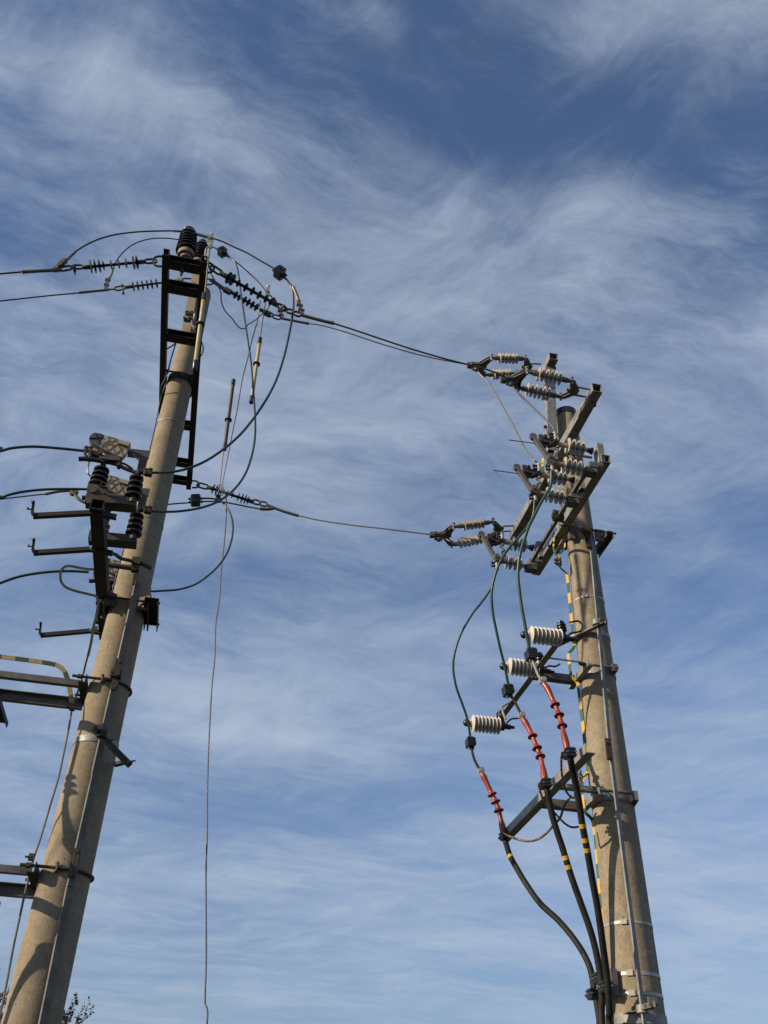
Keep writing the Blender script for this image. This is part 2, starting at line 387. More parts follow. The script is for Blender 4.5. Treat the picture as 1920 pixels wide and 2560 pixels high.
    def ball(s, c, r, d=(0, 0, 1), n=16):
        c = V(c); d = V(d).normalized()
        return s.lathe(c - d * r, c + d * r, [(r - r * math.cos(math.pi * k / 10), r * math.sin(math.pi * k / 10)) for k in range(11)], n)
    def link_ring(s, p0, p1, wd, r, nrm):
        """oval chain link from p0 to p1"""
        p0, p1 = V(p0), V(p1); d = (p1 - p0).normalized(); q = d.cross(V(nrm)).normalized()
        L = (p1 - p0).length; h = wd / 2; pts = []
        for k in range(8): a = math.pi * (.5 + k / 7); pts.append(p0 + d * (h + math.cos(a) * h) + q * math.sin(a) * h)
        for k in range(8): a = math.pi * (-.5 + k / 7); pts.append(p0 + d * (L - h + math.cos(a) * h) + q * math.sin(a) * h)
        return s.sweep(pts, r, 8, closed=True)
    def ushape(s, a0, a1, tip, r, n=8):
        """U-bolt: from a0 out to the bend near tip and back to a1"""
        a0, a1, tip = V(a0), V(a1), V(tip); m = (a0 + a1) / 2; h = (a1 - a0) / 2; d = tip - m
        dl = d.length; dn = d.normalized(); hl = h.length; k = max(dl - hl, dl * .3)
        pts = [a0, a0 + dn * k * .5]
        for i in range(9):
            a = math.pi * i / 8; pts.append(m - h * math.cos(a) + dn * (k + (dl - k) * math.sin(a)))
        pts += [a1 + dn * k * .5, a1]
        return s.sweep(pts, r, n, sub=2)
    def sheds(s, p0, p1, core, lst, th=.012, droop=0.0, n=28, ends=0.0):
        """insulator body: lst = (fraction along, radius); droop tilts each shed along the axis"""
        L = (V(p1) - V(p0)).length; prof = [(0, core)]
        for (f, r) in sorted(lst):
            u = f * L
            prof += [(u - th * .5, core), (u + droop - th * .14, r), (u + droop + th * .14, r), (u + th * .5, core)]
        prof.append((L, core))
        return s.lathe(p0, p1, prof, n)
    def mesh(s, name, origin):
        me = bpy.data.meshes.new(name)
        me.from_pydata([tuple(p - origin) for p in s.v], [], s.f); me.update()
        bm = bmesh.new(); bm.from_mesh(me); bmesh.ops.recalc_face_normals(bm, faces=bm.faces); bm.to_mesh(me); bm.free()
        uvl = me.uv_layers.new(name='UVMap')
        for lp in me.loops: uvl.data[lp.index].uv = s.uv[lp.vertex_index]
        me.polygons.foreach_set('use_smooth', [True] * len(me.polygons))
        me.set_sharp_from_angle(angle=math.radians(38))
        return me

ORG = {}
def thing(name, label, cat, loc, group=None):
    o = bpy.data.objects.new(name, None); C.objects.link(o); o.empty_display_size = .1
    o.location = loc; ORG[o.name] = V(loc); o['label'] = label; o['category'] = cat
    if group: o['group'] = group
    return o
def part(name, mb, m, parent, label=None):
    og = ORG[parent.name]
    o = bpy.data.objects.new(name, mb.mesh(name, og)); C.objects.link(o); o.data.materials.append(M[m])
    o.parent = parent; ORG[o.name] = og
    if label: o['label'] = label
    return o
def solo(name, mb, m, label, cat, group=None, loc=None):
    og = V(loc) if loc is not None else V(mb.v[0])
    o = bpy.data.objects.new(name, mb.mesh(name, og)); C.objects.link(o); o.data.materials.append(M[m])
    o.location = og; ORG[o.name] = og; o['label'] = label; o['category'] = cat
    if group: o['group'] = group
    return o

def Ls(pts, t): return [Lp(x, y, t) for x, y in pts]
def Lv(pts): return [Lp(x, y, t) for x, y, t in pts]
def Rs(pts, t): return [Rp(x, y, t) for x, y in pts]
def Rv(pts): return [Rp(x, y, t) for x, y, t in pts]
def lerp(a, b, k): return a + (b - a) * k
CD = lambda p: (CAM - V(p)).normalized()        # towards the photographer's side

# ================================================================== GROUND
gm = MB(); N = 24; R_ = 1500
ring = [(0, 0, 0)]; fs = []
for i, rr in enumerate((6, 20, 60, 200, 600, R_)):
    for k in range(N): a = 2 * math.pi * k / N; ring.append((rr * math.cos(a), rr * math.sin(a), 0))
for k in range(N): fs.append((0, 1 + k, 1 + (k + 1) % N))
for i in range(5):
    for k in range(N):
        a = 1 + i * N; b = a + N; fs.append((a + k, b + k, b + (k + 1) % N, a + (k + 1) % N))
gm.add(ring, fs)
go = bpy.data.objects.new('ground', gm.mesh('ground', V((0, 0, 0)))); C.objects.link(go)
go.data.materials.append(M['ground']); go['kind'] = 'structure'

# ================================================================== POLES
def rL(h): return .12 + .010625 * (OL.z - h)
def rR(h): return .12 + .0125 * (OR.z - h)
def pole(name, label, O, rad, mt):
    p = thing(name, label, 'utility pole', (O.x, O.y, 0))
    base = V((O.x, O.y, 0)); top = V((O.x, O.y, O.z))
    prof = [(-.3 + 0, rad(0))] + [(O.z * k / 40, rad(O.z * k / 40)) for k in range(1, 40)] + [(O.z - .006, rad(O.z)), (O.z, rad(O.z) - .008)]
    part('shaft', MB().lathe(base, top, prof, 72), mt, p)
    return p
def ring_band(h, O, rad, ht, th, s_tilt=0.0, t_tilt=0.0):
    mb = MB(); n = 64; vs = []; fs = []
    for (dh, dr) in ((-ht / 2, -.004), (-ht / 2, th), (ht / 2, th), (ht / 2, -.004)):
        for k in range(n):
            a = 2 * math.pi * k / n; d = eE * math.cos(a) + eA * math.sin(a)
            hh = h + dh + s_tilt * math.cos(a) + t_tilt * math.sin(a)
            vs.append(V((O.x, O.y, 0)) + d * (rad(hh) + dr) + eZ * hh)
    for j in range(4):
        for k in range(n): fs.append((j * n + k, j * n + (k + 1) % n, ((j + 1) % 4) * n + (k + 1) % n, ((j + 1) % 4) * n + k))
    return mb.add(vs, fs)

PL_ = pole('concrete_pole', 'tall pale concrete pole carrying the dark ladder crossarm and the switch', OL, rL, 'concL')
part('cap', MB().lathe(OL + eZ * .002, OL + eZ * .08, [(0, .118), (.03, .112), (.055, .085), (.065, .03)], 40), 'steel_br', PL_)
part('steel_strap', ring_band(8.41, OL, rL, .022, .004), 'galv', PL_)
part('steel_strap', ring_band(7.07, OL, rL, .022, .004), 'galv', PL_)
part('steel_strap', ring_band(4.72, OL, rL, .055, .006, 0, .012), 'galv', PL_)
PR_ = pole('concrete_pole', 'shorter weathered concrete pole with black cap, red cable ends and green strip', OR, rR, 'concR')
part('cap', MB().lathe(OR - eZ * .075, OR + eZ * .05, [(0, .1265), (.085, .1255), (.10, .11), (.105, .02)], 48), 'blk', PR_)
for h, ht in ((6.43, .02), (3.45, .022), (3.09, .024), (2.955, .024)):
    b = part('steel_strap', ring_band(h, OR, rR, ht, .004), 'galv_br', PR_)
    d = (V((0, 0, h)) + (CAM - OR)); d.z = 0; d = d.normalized()
    d = (Matrix.Rotation(-.12, 3, 'Z') @ d)
    q = V((OR.x, OR.y, h)) + d * (rR(h) + .008)
    part('buckle', MB().box(q, .045, .012, ht * 1.6, d.cross(eZ), d, eZ), 'galv_br', b)
for h, ht in ((6.03, .05), (5.63, .06), (4.45, .07), (2.80, .07)):
    part('clamp_band', ring_band(h, OR, rR, ht, .007, 0, .01), 'galv', PR_)

# ================================================================== LEFT POLE: LADDER CROSSARM
HB = 9.06
cr = thing('ladder_crossarm', 'dark steel ladder crossarm straddling the top of the pale pole', 'crossarm', LS(0, 0, HB))
TN, TF = -1.80, 1.90
part('channel', MB().chan(LS(-.170, TN, HB + .05), LS(-.170, TF, HB + .05), .10, .062, .008, eZ, -1), 'steel_dk', cr)
part('channel', MB().chan(LS(.140, TN - .005, HB + .05), LS(.140, TF + .02, HB + .05), .10, .062, .008, eZ, 1), 'steel_dk', cr)
rungs = [tL(430, 653, HB), tL(430, 714, HB), tL(430, 838, HB), tL(478, 1067, HB), tL(470, 1161, HB), tL(460, 1204, HB)]
for i, t0 in enumerate(rungs):
    wd = .115 if i < 3 else .09
    part('rung', MB().chan(LS(-.168, t0 + wd, HB + .052), LS(.138, t0 + wd, HB + .052), .088, wd, .008, eZ, 1), 'steel_dk', cr)
for t0 in rungs[:3]:
    for s in (-.13, .10): part('bolt', MB().bolt(LS(s, t0 + .05, HB + .006), -eZ, .008, .03), 'iron', cr)
part('bolt', MB().bolt(Lp(456, 674, rungs[0] + .06), -eZ, .012, .09), 'iron', cr)
mb = MB(); mb.cyl(LS(-.19, -.17, HB + .03), LS(.17, -.17, HB + .03), .011)
for s in (-.165, .135): mb.bolt(LS(s, -.17, HB + .03), eE * (1 if s > 0 else -1), .011, .03)
part('clamp_rod', mb, 'iron', cr)
mb = MB(); n = 26; vs = []; fs = []
for k in range(n + 1):                                       # saddle plate round the near half of the pole
    a = math.pi * (.97 + 1.06 * k / n); d = eE * math.cos(a) + eA * math.sin(a)
    for (r0, hh) in ((rL(HB) + .002, HB - .02), (rL(HB) + .010, HB - .02), (rL(HB) + .010, HB + .085), (rL(HB) + .002, HB + .085)): vs.append(LS(0, 0, hh) + d * r0)
for k in range(n):
    for j in range(4): fs.append((k * 4 + j, k * 4 + (j + 1) % 4, k * 4 + 4 + (j + 1) % 4, k * 4 + 4 + j))
fs += [(3, 2, 1, 0), (n * 4, n * 4 + 1, n * 4 + 2, n * 4 + 3)]
part('saddle_plate', MB().add(vs, fs), 'steel_dk', cr)
part('saddle_plate', MB().prism([LS(-.17, .02, HB), LS(-.17, .02, HB - .17), LS(-.145, -.05, HB - .04), LS(-.145, -.12, HB)], eE, .008), 'steel_dk', cr)
part('saddle_plate', MB().box(LS(.115, .02, HB + .03), .05, .22, .14), 'steel_dk', cr)

# steel post clamped to the pole top
tp = -.135
po = thing('pole_top_post', 'rust streaked steel post clamped to the top of the pale pole', 'post', Lp(472, 826, tp))
ax0, ax1 = Lp(463, 838, tp), Lp(490, 690, tp)
ax1 = ax0 + (ax1 - ax0); lit = (eE * -.30 - eA * .95).normalized()
sd = lit.cross(eZ).normalized()
part('channel', MB().extr(ax0, ax1 + (ax1 - ax0) * .12, [(-.055, 0), (.055, 0), (.055, .105), (.047, .105), (.047, .008), (-.047, .008), (-.047, .105), (-.055, .105)], -lit), 'rustface', po)
part('top_plate', MB().box(ax1 + (ax1 - ax0) * .12 + eZ * .012 - lit * .05, .15, .15, .02, sd, lit, eZ), 'iron', po)
part('ledge_plate', MB().box(LS(-.01, rungs[2] + .10, HB + .142), .27, .012, .085), 'rustface', po)
cz = lerp(ax0, ax1, .24) + lit * .016
for k_ in (0, .11):
    c0 = cz + eZ * k_
    mb = MB().box(c0 - sd * .01, .11, .022, .045, sd, lit, eZ)
    for k in (-1, 1): mb.bolt(c0 + sd * .032 * k, lit, .010, .045)
    part('clamp_plate', mb, 'iron' if k_ == 0 else 'galv', po)
part('u_clamp', MB().sweep([cz - sd * .075 - eZ * .03, cz + eZ * .07 - sd * .074, cz + eZ * .125 - sd * .04 + lit * .02, cz + eZ * .115 + sd * .03 + lit * .03], .011), 'galv_br', po)
part('flared_foot', MB().sweep([cz - sd * .07 - eZ * .05, cz - sd * .075 - eZ * .12, cz - sd * .11 - eZ * .17, cz - sd * .17 - eZ * .19], 1, sec=[(-.03, -.004), (.03, -.004), (.03, .004), (-.03, .004)], up=sd), 'galv_br', po)
part('earth_lead', MB().sweep(Ls([(418, 872), (434, 862), (441, 852), (428, 895), (421, 925), (419, 935)], -.2) , .009), 'blk', po)
part('earth_lead', MB().sweep(Lv([(503, 852, -.2), (508, 870, -.25), (505, 885, -.25), (499, 893, -.2)]), .009), 'blk', po)

# post insulators standing on the crossarm and on the post
def post_insulator(label, p0, p1, core, r0, r1, nsh, cap_r, cap_h):
    t = thing('post_insulator', label, 'insulator', p0, 'post insulators holding up the jumpers')
    L = (p1 - p0).length; d = (p1 - p0).normalized()
    part('base_cap', MB().lathe(p0 - d * .02, p1, [(0, cap_r * .62), (.03, cap_r * .66), (.035, cap_r), (cap_h, cap_r), (cap_h + .015, cap_r * .8)], 28), 'porc_cap', t)
    part('pin', MB().cyl(p0 - d * .16, p0 + d * .01, .014, 10), 'iron', t)
    f0 = (cap_h + .01) / L
    b = MB().sheds(p0 + d * cap_h, p1, core, [((i + .55) / (nsh + .25), r0 + (r1 - r0) * i / (nsh - 1)) for i in range(nsh)], .034, -.014, 36)
    part('porcelain_body', b, 'porc', t)
    part('wire_groove', MB().lathe(p1 - d * .002, p1 + d * .1, [(0, core * .95), (.015, core), (.03, core * .7), (.04, core * .8), (.05, core * .5)], 24), 'porc', t)
    return t
post_insulator('large dark porcelain insulator upright on the near rung of the ladder crossarm', Lp(463.7, 643, -1.69), Lp(472.5, 582, -1.69), .072, .108, .088, 6, .082, .085)
pB0 = Lp(494, 660, -.06); pB1 = V((pB0.x, pB0.y, Lp(503, 608, -.06).z))
post_insulator('dark porcelain insulator on the pole top, half hidden behind the larger one', pB0, pB1, .058, .085, .074, 6, .07, .07)

# ------------------------------------------------------------------ strain insulators
def strain(label, p0, p1, rod, discs, group='strain insulators on the pale pole'):
    """p0, p1: ends of the insulator; discs: (fraction, radius m)"""
    t = thing('strain_insulator', label, 'insulator', p0, group)
    d = (p1 - p0).normalized(); L = (p1 - p0).length
    part('rod', MB().cyl(p0 + d * .06, p1 - d * .06, rod, 12), 'disc', t)
    for q, dd in ((p0, d), (p1, -d)):
        part('end_fitting', MB().lathe(q, q + dd, [(0, rod * 1.1), (.012, rod * 1.5), (.09, rod * 1.55), (.10, rod * 1.1)], 14), 'iron', t)
    b = MB()
    for f, r in discs: b.lathe(p0 + d * (f * L - .012), p1, [(0, rod), (.008, rod * 1.25), (.011, r), (.014, r), (.022, rod * 1.2), (.026, rod)], 28)
    part('sheds', b, 'disc', t)
    return t
def shackles(t, pts, wd, r, nA):
    """chain of links through pts"""
    for i in range(len(pts) - 1):
        part('shackle', MB().link_ring(pts[i], pts[i + 1], wd, r, nA if i % 2 == 0 else nA), 'iron', t)
def ubolt(t, a0, a1, tip, r=.011): part('u_bolt', MB().ushape(a0, a1, tip, r), 'iron', t)

tA, tB, tC = -1.74, -.05, 1.86
mm = lambda p, px: mpx(p, px)
# near phase, towards the left edge
q0, q1 = Lp(364.5, 654, tA), Lp(206, 669, tA)
fx = lambda x: (364.5 - x) / (364.5 - 206)
s = strain('dark strain insulator with mixed large and small discs, upper one left of the crossarm', q0, q1, .014,
           [(fx(x), mm(q0, r)) for x, r in ((342, 17), (333.6, 17), (314.5, 12), (296, 12), (277, 12), (258, 12), (248, 16.5), (237, 17), (227, 17))])
ubolt(s, Lp(405, 641, tA), Lp(405, 666, tA), Lp(382, 653, tA))
shackles(s, [Lp(391, 652, tA), Lp(362, 654, tA)], mm(q0, 15), .011, eA)
shackles(s, [Lp(207, 667, tA), Lp(179, 668, tA), Lp(150, 674, tA)], mm(q0, 14), .010, eA)
part('clevis_pin', MB().cyl(Lp(186, 661, tA - .03), Lp(187, 681, tA + .02), .014).cyl(Lp(186, 680, tA), Lp(189, 687, tA), .006), 'iron', s)
# top phase, towards the left edge
q0, q1 = Lp(448, 701, tB), Lp(312, 719, tB)
fx = lambda x: (448 - x) / (448 - 312)
s = strain('dark strain insulator with six equal discs, lower one left of the crossarm', q0, q1, .013,
           [(fx(x), mm(q0, 11.8)) for x in (390.6, 378.5, 367.5, 355.5, 344, 333)])
part('clevis', MB().bar(Lp(433, 704, tB), Lp(458, 697, tB), .045, .03).bolt(Lp(452, 700, tB - .03), eA, .01, .05), 'galv_br', s)
ubolt(s, Lp(486, 697, tB), Lp(486, 709, tB), Lp(454, 702, tB), .010)
shackles(s, [Lp(313, 718, tB), Lp(287, 723, tB)], mm(q0, 13), .010, eA)
part('clevis_pin', MB().cyl(Lp(305, 712, tB), Lp(308, 734, tB), .011).ball(Lp(305, 714, tB), .018).ball(Lp(308, 733, tB), .018), 'iron', s)
part('clevis', MB().cyl(Lp(289, 723, tB), Lp(268, 724, tB), .010).ball(Lp(271, 724, tB), .016), 'iron', s)
# near phase, towards the other pole
q0, q1 = Lp(551, 683, tA), Lp(695, 764, tA)
fx = lambda x: (x - 551) / (695 - 551)
s = strain('heavy dark strain insulator, upper one between the crossarm and the span wires', q0, q1, .017,
           [(fx(x), mm(q0, r)) for x, r in ((572, 16), (581, 16), (596, 10), (614.5, 11.5), (631.5, 11.5), (648, 11.5), (665, 11), (678, 11))])
ubolt(s, Lp(511, 656, tA), Lp(511, 681, tA), Lp(535, 670, tA), .012)
shackles(s, [Lp(527, 666, tA), Lp(554, 685, tA)], mm(q0, 16), .012, eA)
shackles(s, [Lp(692, 761, tA), Lp(716, 776, tA), Lp(734, 781, tA), Lp(752, 789, tA)], mm(q0, 14), .011, eA)
part('clevis_pin', MB().ball(Lp(709, 769, tA), .028).cyl(Lp(706, 764, tA), Lp(712, 775, tA), .02), 'iron', s)
# top phase, towards the other pole
q0, q1 = Lp(572, 727, tB), Lp(666, 783, tB)
fx = lambda x: (x - 572) / (666 - 572)
s = strain('slim dark strain insulator hung just below the heavy one by the crossarm', q0, q1, .015,
           [(fx(x), mm(q0, 10.5)) for x in (589.5, 599, 611.5, 621, 631, 641)])
ubolt(s, Lp(500, 697, tB), Lp(500, 711, tB), Lp(533, 705, tB), .010)
part('link_plate', MB().bar(Lp(527, 699, tB), Lp(566, 727, tB), .05, .016, eA), 'iron', s)
part('clevis', MB().bar(Lp(561, 723, tB), Lp(577, 732, tB), .055, .055), 'iron', s)
shackles(s, [Lp(664, 780, tB), Lp(682, 790, tB), Lp(702, 796, tB)], mm(q0, 13), .010, eA)
part('clevis', MB().bar(Lp(661, 781, tB), Lp(676, 788, tB), .06, .05), 'iron', s)
# far phase, towards the other pole
q0, q1 = Lp(517, 1217, tC), Lp(634, 1255.5, tC)
fx = lambda x: (x - 517) / (634 - 517)
s = strain('dark strain insulator at the far end of the crossarm, by the coiled wire', q0, q1, .018,
           [(fx(x), mm(q0, r)) for x, r in ((533, 13), (541, 12), (553, 8.5), (568.5, 8.5), (581, 8.5), (595.5, 11), (605, 13), (613, 13), (620, 11))])
ubolt(s, Lp(480, 1202, tC), Lp(480, 1219, tC), Lp(498, 1211, tC), .012)
shackles(s, [Lp(493, 1211, tC), Lp(521, 1219, tC)], mm(q0, 14), .012, eA)
shackles(s, [Lp(632, 1253, tC), Lp(650, 1258, tC), Lp(668, 1262, tC)], mm(q0, 13), .012, eA)

# ------------------------------------------------------------------ conductors
def connector(label, p, d, size=.11, group='black branch connectors', up=None):
    """bolted black branch clamp: two ribbed jaws, a shear bolt and short cable collars"""
    p = V(p); d = V(d).normalized(); up = V(up or eZ); z = (up - d * up.dot(d)).normalized(); y = d.cross(z)
    t = thing('branch_connector', label, 'connector', p, group)
    k = size
    hexa = [(-.5, -.40), (-.40, -.5), (.40, -.5), (.5, -.40), (.52, .30), (.38, .5), (-.38, .5), (-.52, .30)]
    for sgn, nm in ((-1, 'jaw'), (1, 'jaw')):
        pts = [p + d * a * k + z * b * k * .98 for a, b in hexa]
        mb = MB().prism([q + y * sgn * k * .27 for q in pts], y, k * .5)
        for f in (-.28, .28): mb.bar(p + d * f * k - z * k * .42 + y * sgn * k * .28, p + d * f * k + z * k * .42 + y * sgn * k * .28, k * .10, k * .55, y)
        part(nm, mb, 'blk', t)
    for f in (-.30, .30): part('collar', MB().cyl(p - d * k * .74 + z * f * k * .75, p + d * k * .74 + z * f * k * .75, k * .14, 12), 'blk', t)
    mb = MB().bolt(p - y * k * .60, y, k * .09, k * 1.32, k * .16)
    part('bolt', mb, 'blk', t)
    return t
def ext(p, q, L, sag=0.0): d = (q - p).normalized(); return q + d * L - eZ * sag

# outgoing line wires towards the left
a = Lp(57, 680, tA); b = Lp(0, 684.5, tA)
t = thing('line_wire', 'upper line wire leaving the photo at left', 'wire', a, 'line wires running off to the left')
part('wire', MB().sweep([Lp(60, 680, tA), a, b, ext(a, b, 4, .06), ext(a, b, 18, .3)], .0085), 'wire_dk', t)
mb = MB().sweep([Lp(57, 680, tA), Lp(70, 679, tA), Lp(134, 675.5, tA)], [.017, .017, .017], 12).cyl(Lp(56, 680.2, tA), Lp(61, 679.7, tA), .020, 12)
part('sleeve', mb, 'sleeve', t)
part('dead_end_eye', MB().bar(Lp(130, 676, tA), Lp(152, 671, tA), .04, .02, eA).cyl(Lp(136, 676, tA), Lp(152, 674, tA), .02), 'sleeve', t)
a = Lp(198, 732, tB); b = Lp(0, 752.5, tB)
t = thing('line_wire', 'lower line wire leaving the photo at left below the upper one', 'wire', a, 'line wires running off to the left')
part('wire', MB().sweep([a, b, ext(a, b, 4, .06), ext(a, b, 18, .3)], .0085), 'wire_dk', t)
part('sleeve', MB().sweep([Lp(197, 732, tB), Lp(225, 729, tB), Lp(265, 725, tB)], .016, 12), 'sleeve', t)

# jumper over the big insulator
t = thing('jumper_wire', 'dark jumper arching over the large pole top insulator', 'wire', Lp(188, 630, tA))
part('wire', MB().sweep(Ls([(160, 656), (187, 630), (232, 604), (282, 588), (340, 580), (400, 577.5), (440, 577.5), (470, 581), (500, 586), (527, 594),
     (556, 604), (584, 617), (617, 632), (650, 651), (684, 671), (705, 687), (720, 703), (733, 720), (740, 735)], tA), .0085), 'wire_dk', t)
part('sleeve', MB().sweep(Ls([(188, 630), (175, 642), (161, 656)], tA), .014, 12), 'sleeve', t)
part('terminal', MB().sweep(Ls([(164, 650), (152, 660), (139, 675)], tA), 1, sec=[(-.026, -.018), (.026, -.018), (.026, .018), (-.026, .018)]).bolt(Lp(150, 661, tA - .03), eA, .012, .05).bolt(Lp(156, 655, tA - .03), eA, .012, .05), 'sleeve', t)
for x0, x1 in ((434, 458), (493, 516)):
    mb = MB()
    for i in range(8):
        x = x0 + (x1 - x0) * i / 7; y = 578 if x < 470 else 586 + (x - 493) * .33
        mb.cyl(Lp(x, y, tA), Lp(x + 2, y + (.2 if x < 470 else .8), tA), .0135, 10)
    part('binding', mb, 'alu', t)
part('sleeve', MB().sweep(Ls([(733, 717), (741, 736), (747, 753)], tA), .017, 12), 'sleeve', t)
part('terminal', MB().sweep(Ls([(746, 751), (751, 769), (756, 787)], tA), 1, sec=[(-.018, -.009), (.018, -.009), (.018, .009), (-.018, .009)], up=eA)
     .bolt(Lp(745, 762, tA), eE, .012, .05).bolt(Lp(749, 774, tA), eE, .012, .05), 'sleeve', t)
# jumper of the pole top phase
t = thing('jumper_wire', 'dark jumper arching lower, over the half hidden pole top insulator', 'wire', Lp(285, 665, tB))
part('wire', MB().sweep(Ls([(283, 672), (289, 656), (303, 636), (325, 616), (352, 603), (381, 596.5), (412, 595.5), (448, 599), (485, 604), (512, 610), (532, 618), (548, 625),
     (560, 636), (590, 655), (620, 680), (650, 709), (668, 733), (678, 741), (688, 757)], tB), .008), 'wire_dk', t)
part('sleeve', MB().sweep(Ls([(284, 668), (279, 685), (273, 697)], tB), .013, 12), 'sleeve', t)
part('terminal', MB().sweep(Ls([(273, 695), (267, 710), (265, 726)], tB), 1, sec=[(-.02, -.012), (.02, -.012), (.02, .012), (-.02, .012)], up=eA)
     .bolt(Lp(266, 700, tB), eE, .012, .05).bolt(Lp(263, 712, tB), eE, .012, .05), 'sleeve', t)
part('terminal', MB().sweep(Ls([(685, 745), (695, 765), (702, 782), (708, 798)], tB), .014).bolt(Lp(697, 778, tB), eE, .012, .05).bolt(Lp(700, 787, tB), eE, .012, .05), 'iron', t)
connector('black connector on the jumper above the strain insulators, nearer the span wires', Lp(699.5, 682, tA), Lp(715, 693, tA) - Lp(684, 671, tA), .10)
connector('grey sided black connector beside the half hidden pole top insulator', Lp(556, 630, tB), Lp(565, 639, tB) - Lp(547, 624, tB), .10)
connector('black connector with upright bolt beside the far end of the crossarm', Lp(489, 1251, tC), Lp(520, 1250, tC) - Lp(470, 1252, tC), .12)

# spans to the other pole (the far ends meet the clamps built below)
hS = 8.17
KA = onlevel(1270, 947, hS); KB = Rp(1184, 914, .02); KC = onlevel(1092, 1338, hS - .02)
def span_pts(p0, pix, p1):
    """pixels along the wire, depth running evenly from one clamp to the other"""
    out = [p0]; X0 = pix[0][0]; z0, z1 = depth(p0), depth(p1); n = len(pix)
    for x, y in pix[1:-1]:
        k = (x - pix[0][0]) / (pix[-1][0] - pix[0][0]); zz = 1 / lerp(1 / z0, 1 / z1, k); out.append(CAM + ray(x, y) * zz)
    return out + [p1]
GS = 'span wires between the two poles'
t = thing('span_wire', 'span wire leaving the top phase, higher one at the shorter pole', 'wire', Lp(771, 809, tB), GS)
part('wire', MB().sweep(span_pts(Lp(768, 808.5, tB), [(768, 808.5), (800, 813), (860, 829), (960, 862), (1060, 890), (1150, 908), (1184, 914)], KB), .0075), 'wire_dk', t)
part('sleeve', MB().sweep(Ls([(704, 796), (735, 802), (771, 809)], tB), .0165, 12).cyl(Lp(766, 808, tB), Lp(772, 809, tB), .019), 'sleeve', t)
t = thing('span_wire', 'span wire leaving the near phase, lower one at the shorter pole', 'wire', Lp(833, 808, tA), GS)
part('wire', MB().sweep(span_pts(Lp(830, 807.5, tA), [(830, 807.5), (880, 823), (960, 850), (1040, 876), (1120, 899), (1180, 914), (1230, 928), (1270, 947)], KA), .0085), 'wire_dk', t)
part('sleeve', MB().sweep(Ls([(755, 788), (795, 799), (834, 808.5)], tA), .017, 12).cyl(Lp(828, 806.5, tA), Lp(835, 808.5, tA), .020), 'sleeve', t)
t = thing('span_wire', 'lowest span wire, from the far end of the ladder crossarm', 'wire', Lp(747, 1290, tC), GS)
part('wire', MB().sweep(span_pts(Lp(745, 1289, tC), [(745, 1289), (800, 1301), (880, 1313), (960, 1322), (1040, 1332), (1092, 1338)], KC), .0085), 'wire_dk', t)
part('sleeve', MB().sweep(Ls([(666, 1262), (705, 1277), (747, 1290)], tC), .019, 12), 'sleeve', t)
part('terminal', MB().sweep(Ls([(650, 1272), (668, 1273), (684, 1271)], tC), .022, 12), 'sleeve', t)

# droppers from the line to the switch
GD = 'dark green cables looping down to the switch'
t1 = tL(345, 1270, 6.16)                     # provisional switch phase positions, refined below
SW = [tL(312, 1262, 6.21), tL(310, 1354, 6.21), 0.0]
SW[2] = SW[0] + (tL(219, 1560, 6.15) - tL(216, 1272, 6.15))
print('switch phases', [round(x, 2) for x in SW])
def mixT(pts, t0, t1):
    L = [0]
    for i in range(1, len(pts)): L.append(L[-1] + math.dist(pts[i], pts[i - 1]))
    return [Lp(x, y, lerp(t0, t1, l / L[-1])) for (x, y), l in zip(pts, L)]
t = thing('dropper_cable', 'dark green cable from the jumper connector looping down in front of the pole', 'cable', Lp(712, 700, tA), GD)
part('sheath', MB().sweep(mixT([(706, 688), (722, 706), (731, 728), (734, 760), (731, 790), (724, 830), (713, 880), (700, 925), (684, 965), (662, 1005), (634, 1046), (600, 1087), (560, 1122), (515, 1152), (470, 1171), (428, 1180), (378, 1182)], tA, SW[0]), .0115, 10), 'teal', t)
t = thing('dropper_cable', 'dark green cable from the grey sided connector, crossing behind the other loop', 'cable', Lp(566, 640, tB), GD)
part('sheath', MB().sweep(mixT([(560, 634), (575, 643), (589, 658), (596, 685), (601, 725), (609, 780), (618, 840), (628, 910), (634, 985), (638, 1050), (637, 1098), (628, 1145), (611, 1189), (583, 1226), (545, 1254), (500, 1270), (450, 1278), (410, 1279.5), (372, 1278)], tB, SW[1]), .0115, 10), 'teal', t)
t = thing('dropper_cable', 'dark green cable looping right from the far connector and back behind the pole', 'cable', Lp(505, 1247, tC), GD)
part('sheath', MB().sweep(mixT([(476, 1247), (505, 1246), (535, 1247), (556, 1256), (572, 1276), (581, 1303), (582, 1330), (577, 1358), (565, 1388), (545, 1416), (518, 1441), (488, 1461), (450, 1473), (408, 1477), (370, 1478), (310, 1472), (285, 1470)], tC, SW[2] + .02), .012, 10), 'teal', t)
t = thing('jumper_wire', 'short dark jumper passing below the coiled wire at the far crossarm end', 'wire', Lp(640, 1272, tC))
part('wire', MB().sweep(Ls([(652, 1273), (620, 1267), (580, 1259), (545, 1254), (505, 1254), (470, 1257), (430, 1260), (395, 1264), (350, 1268)], tC), .0095), 'wire_dk', t)

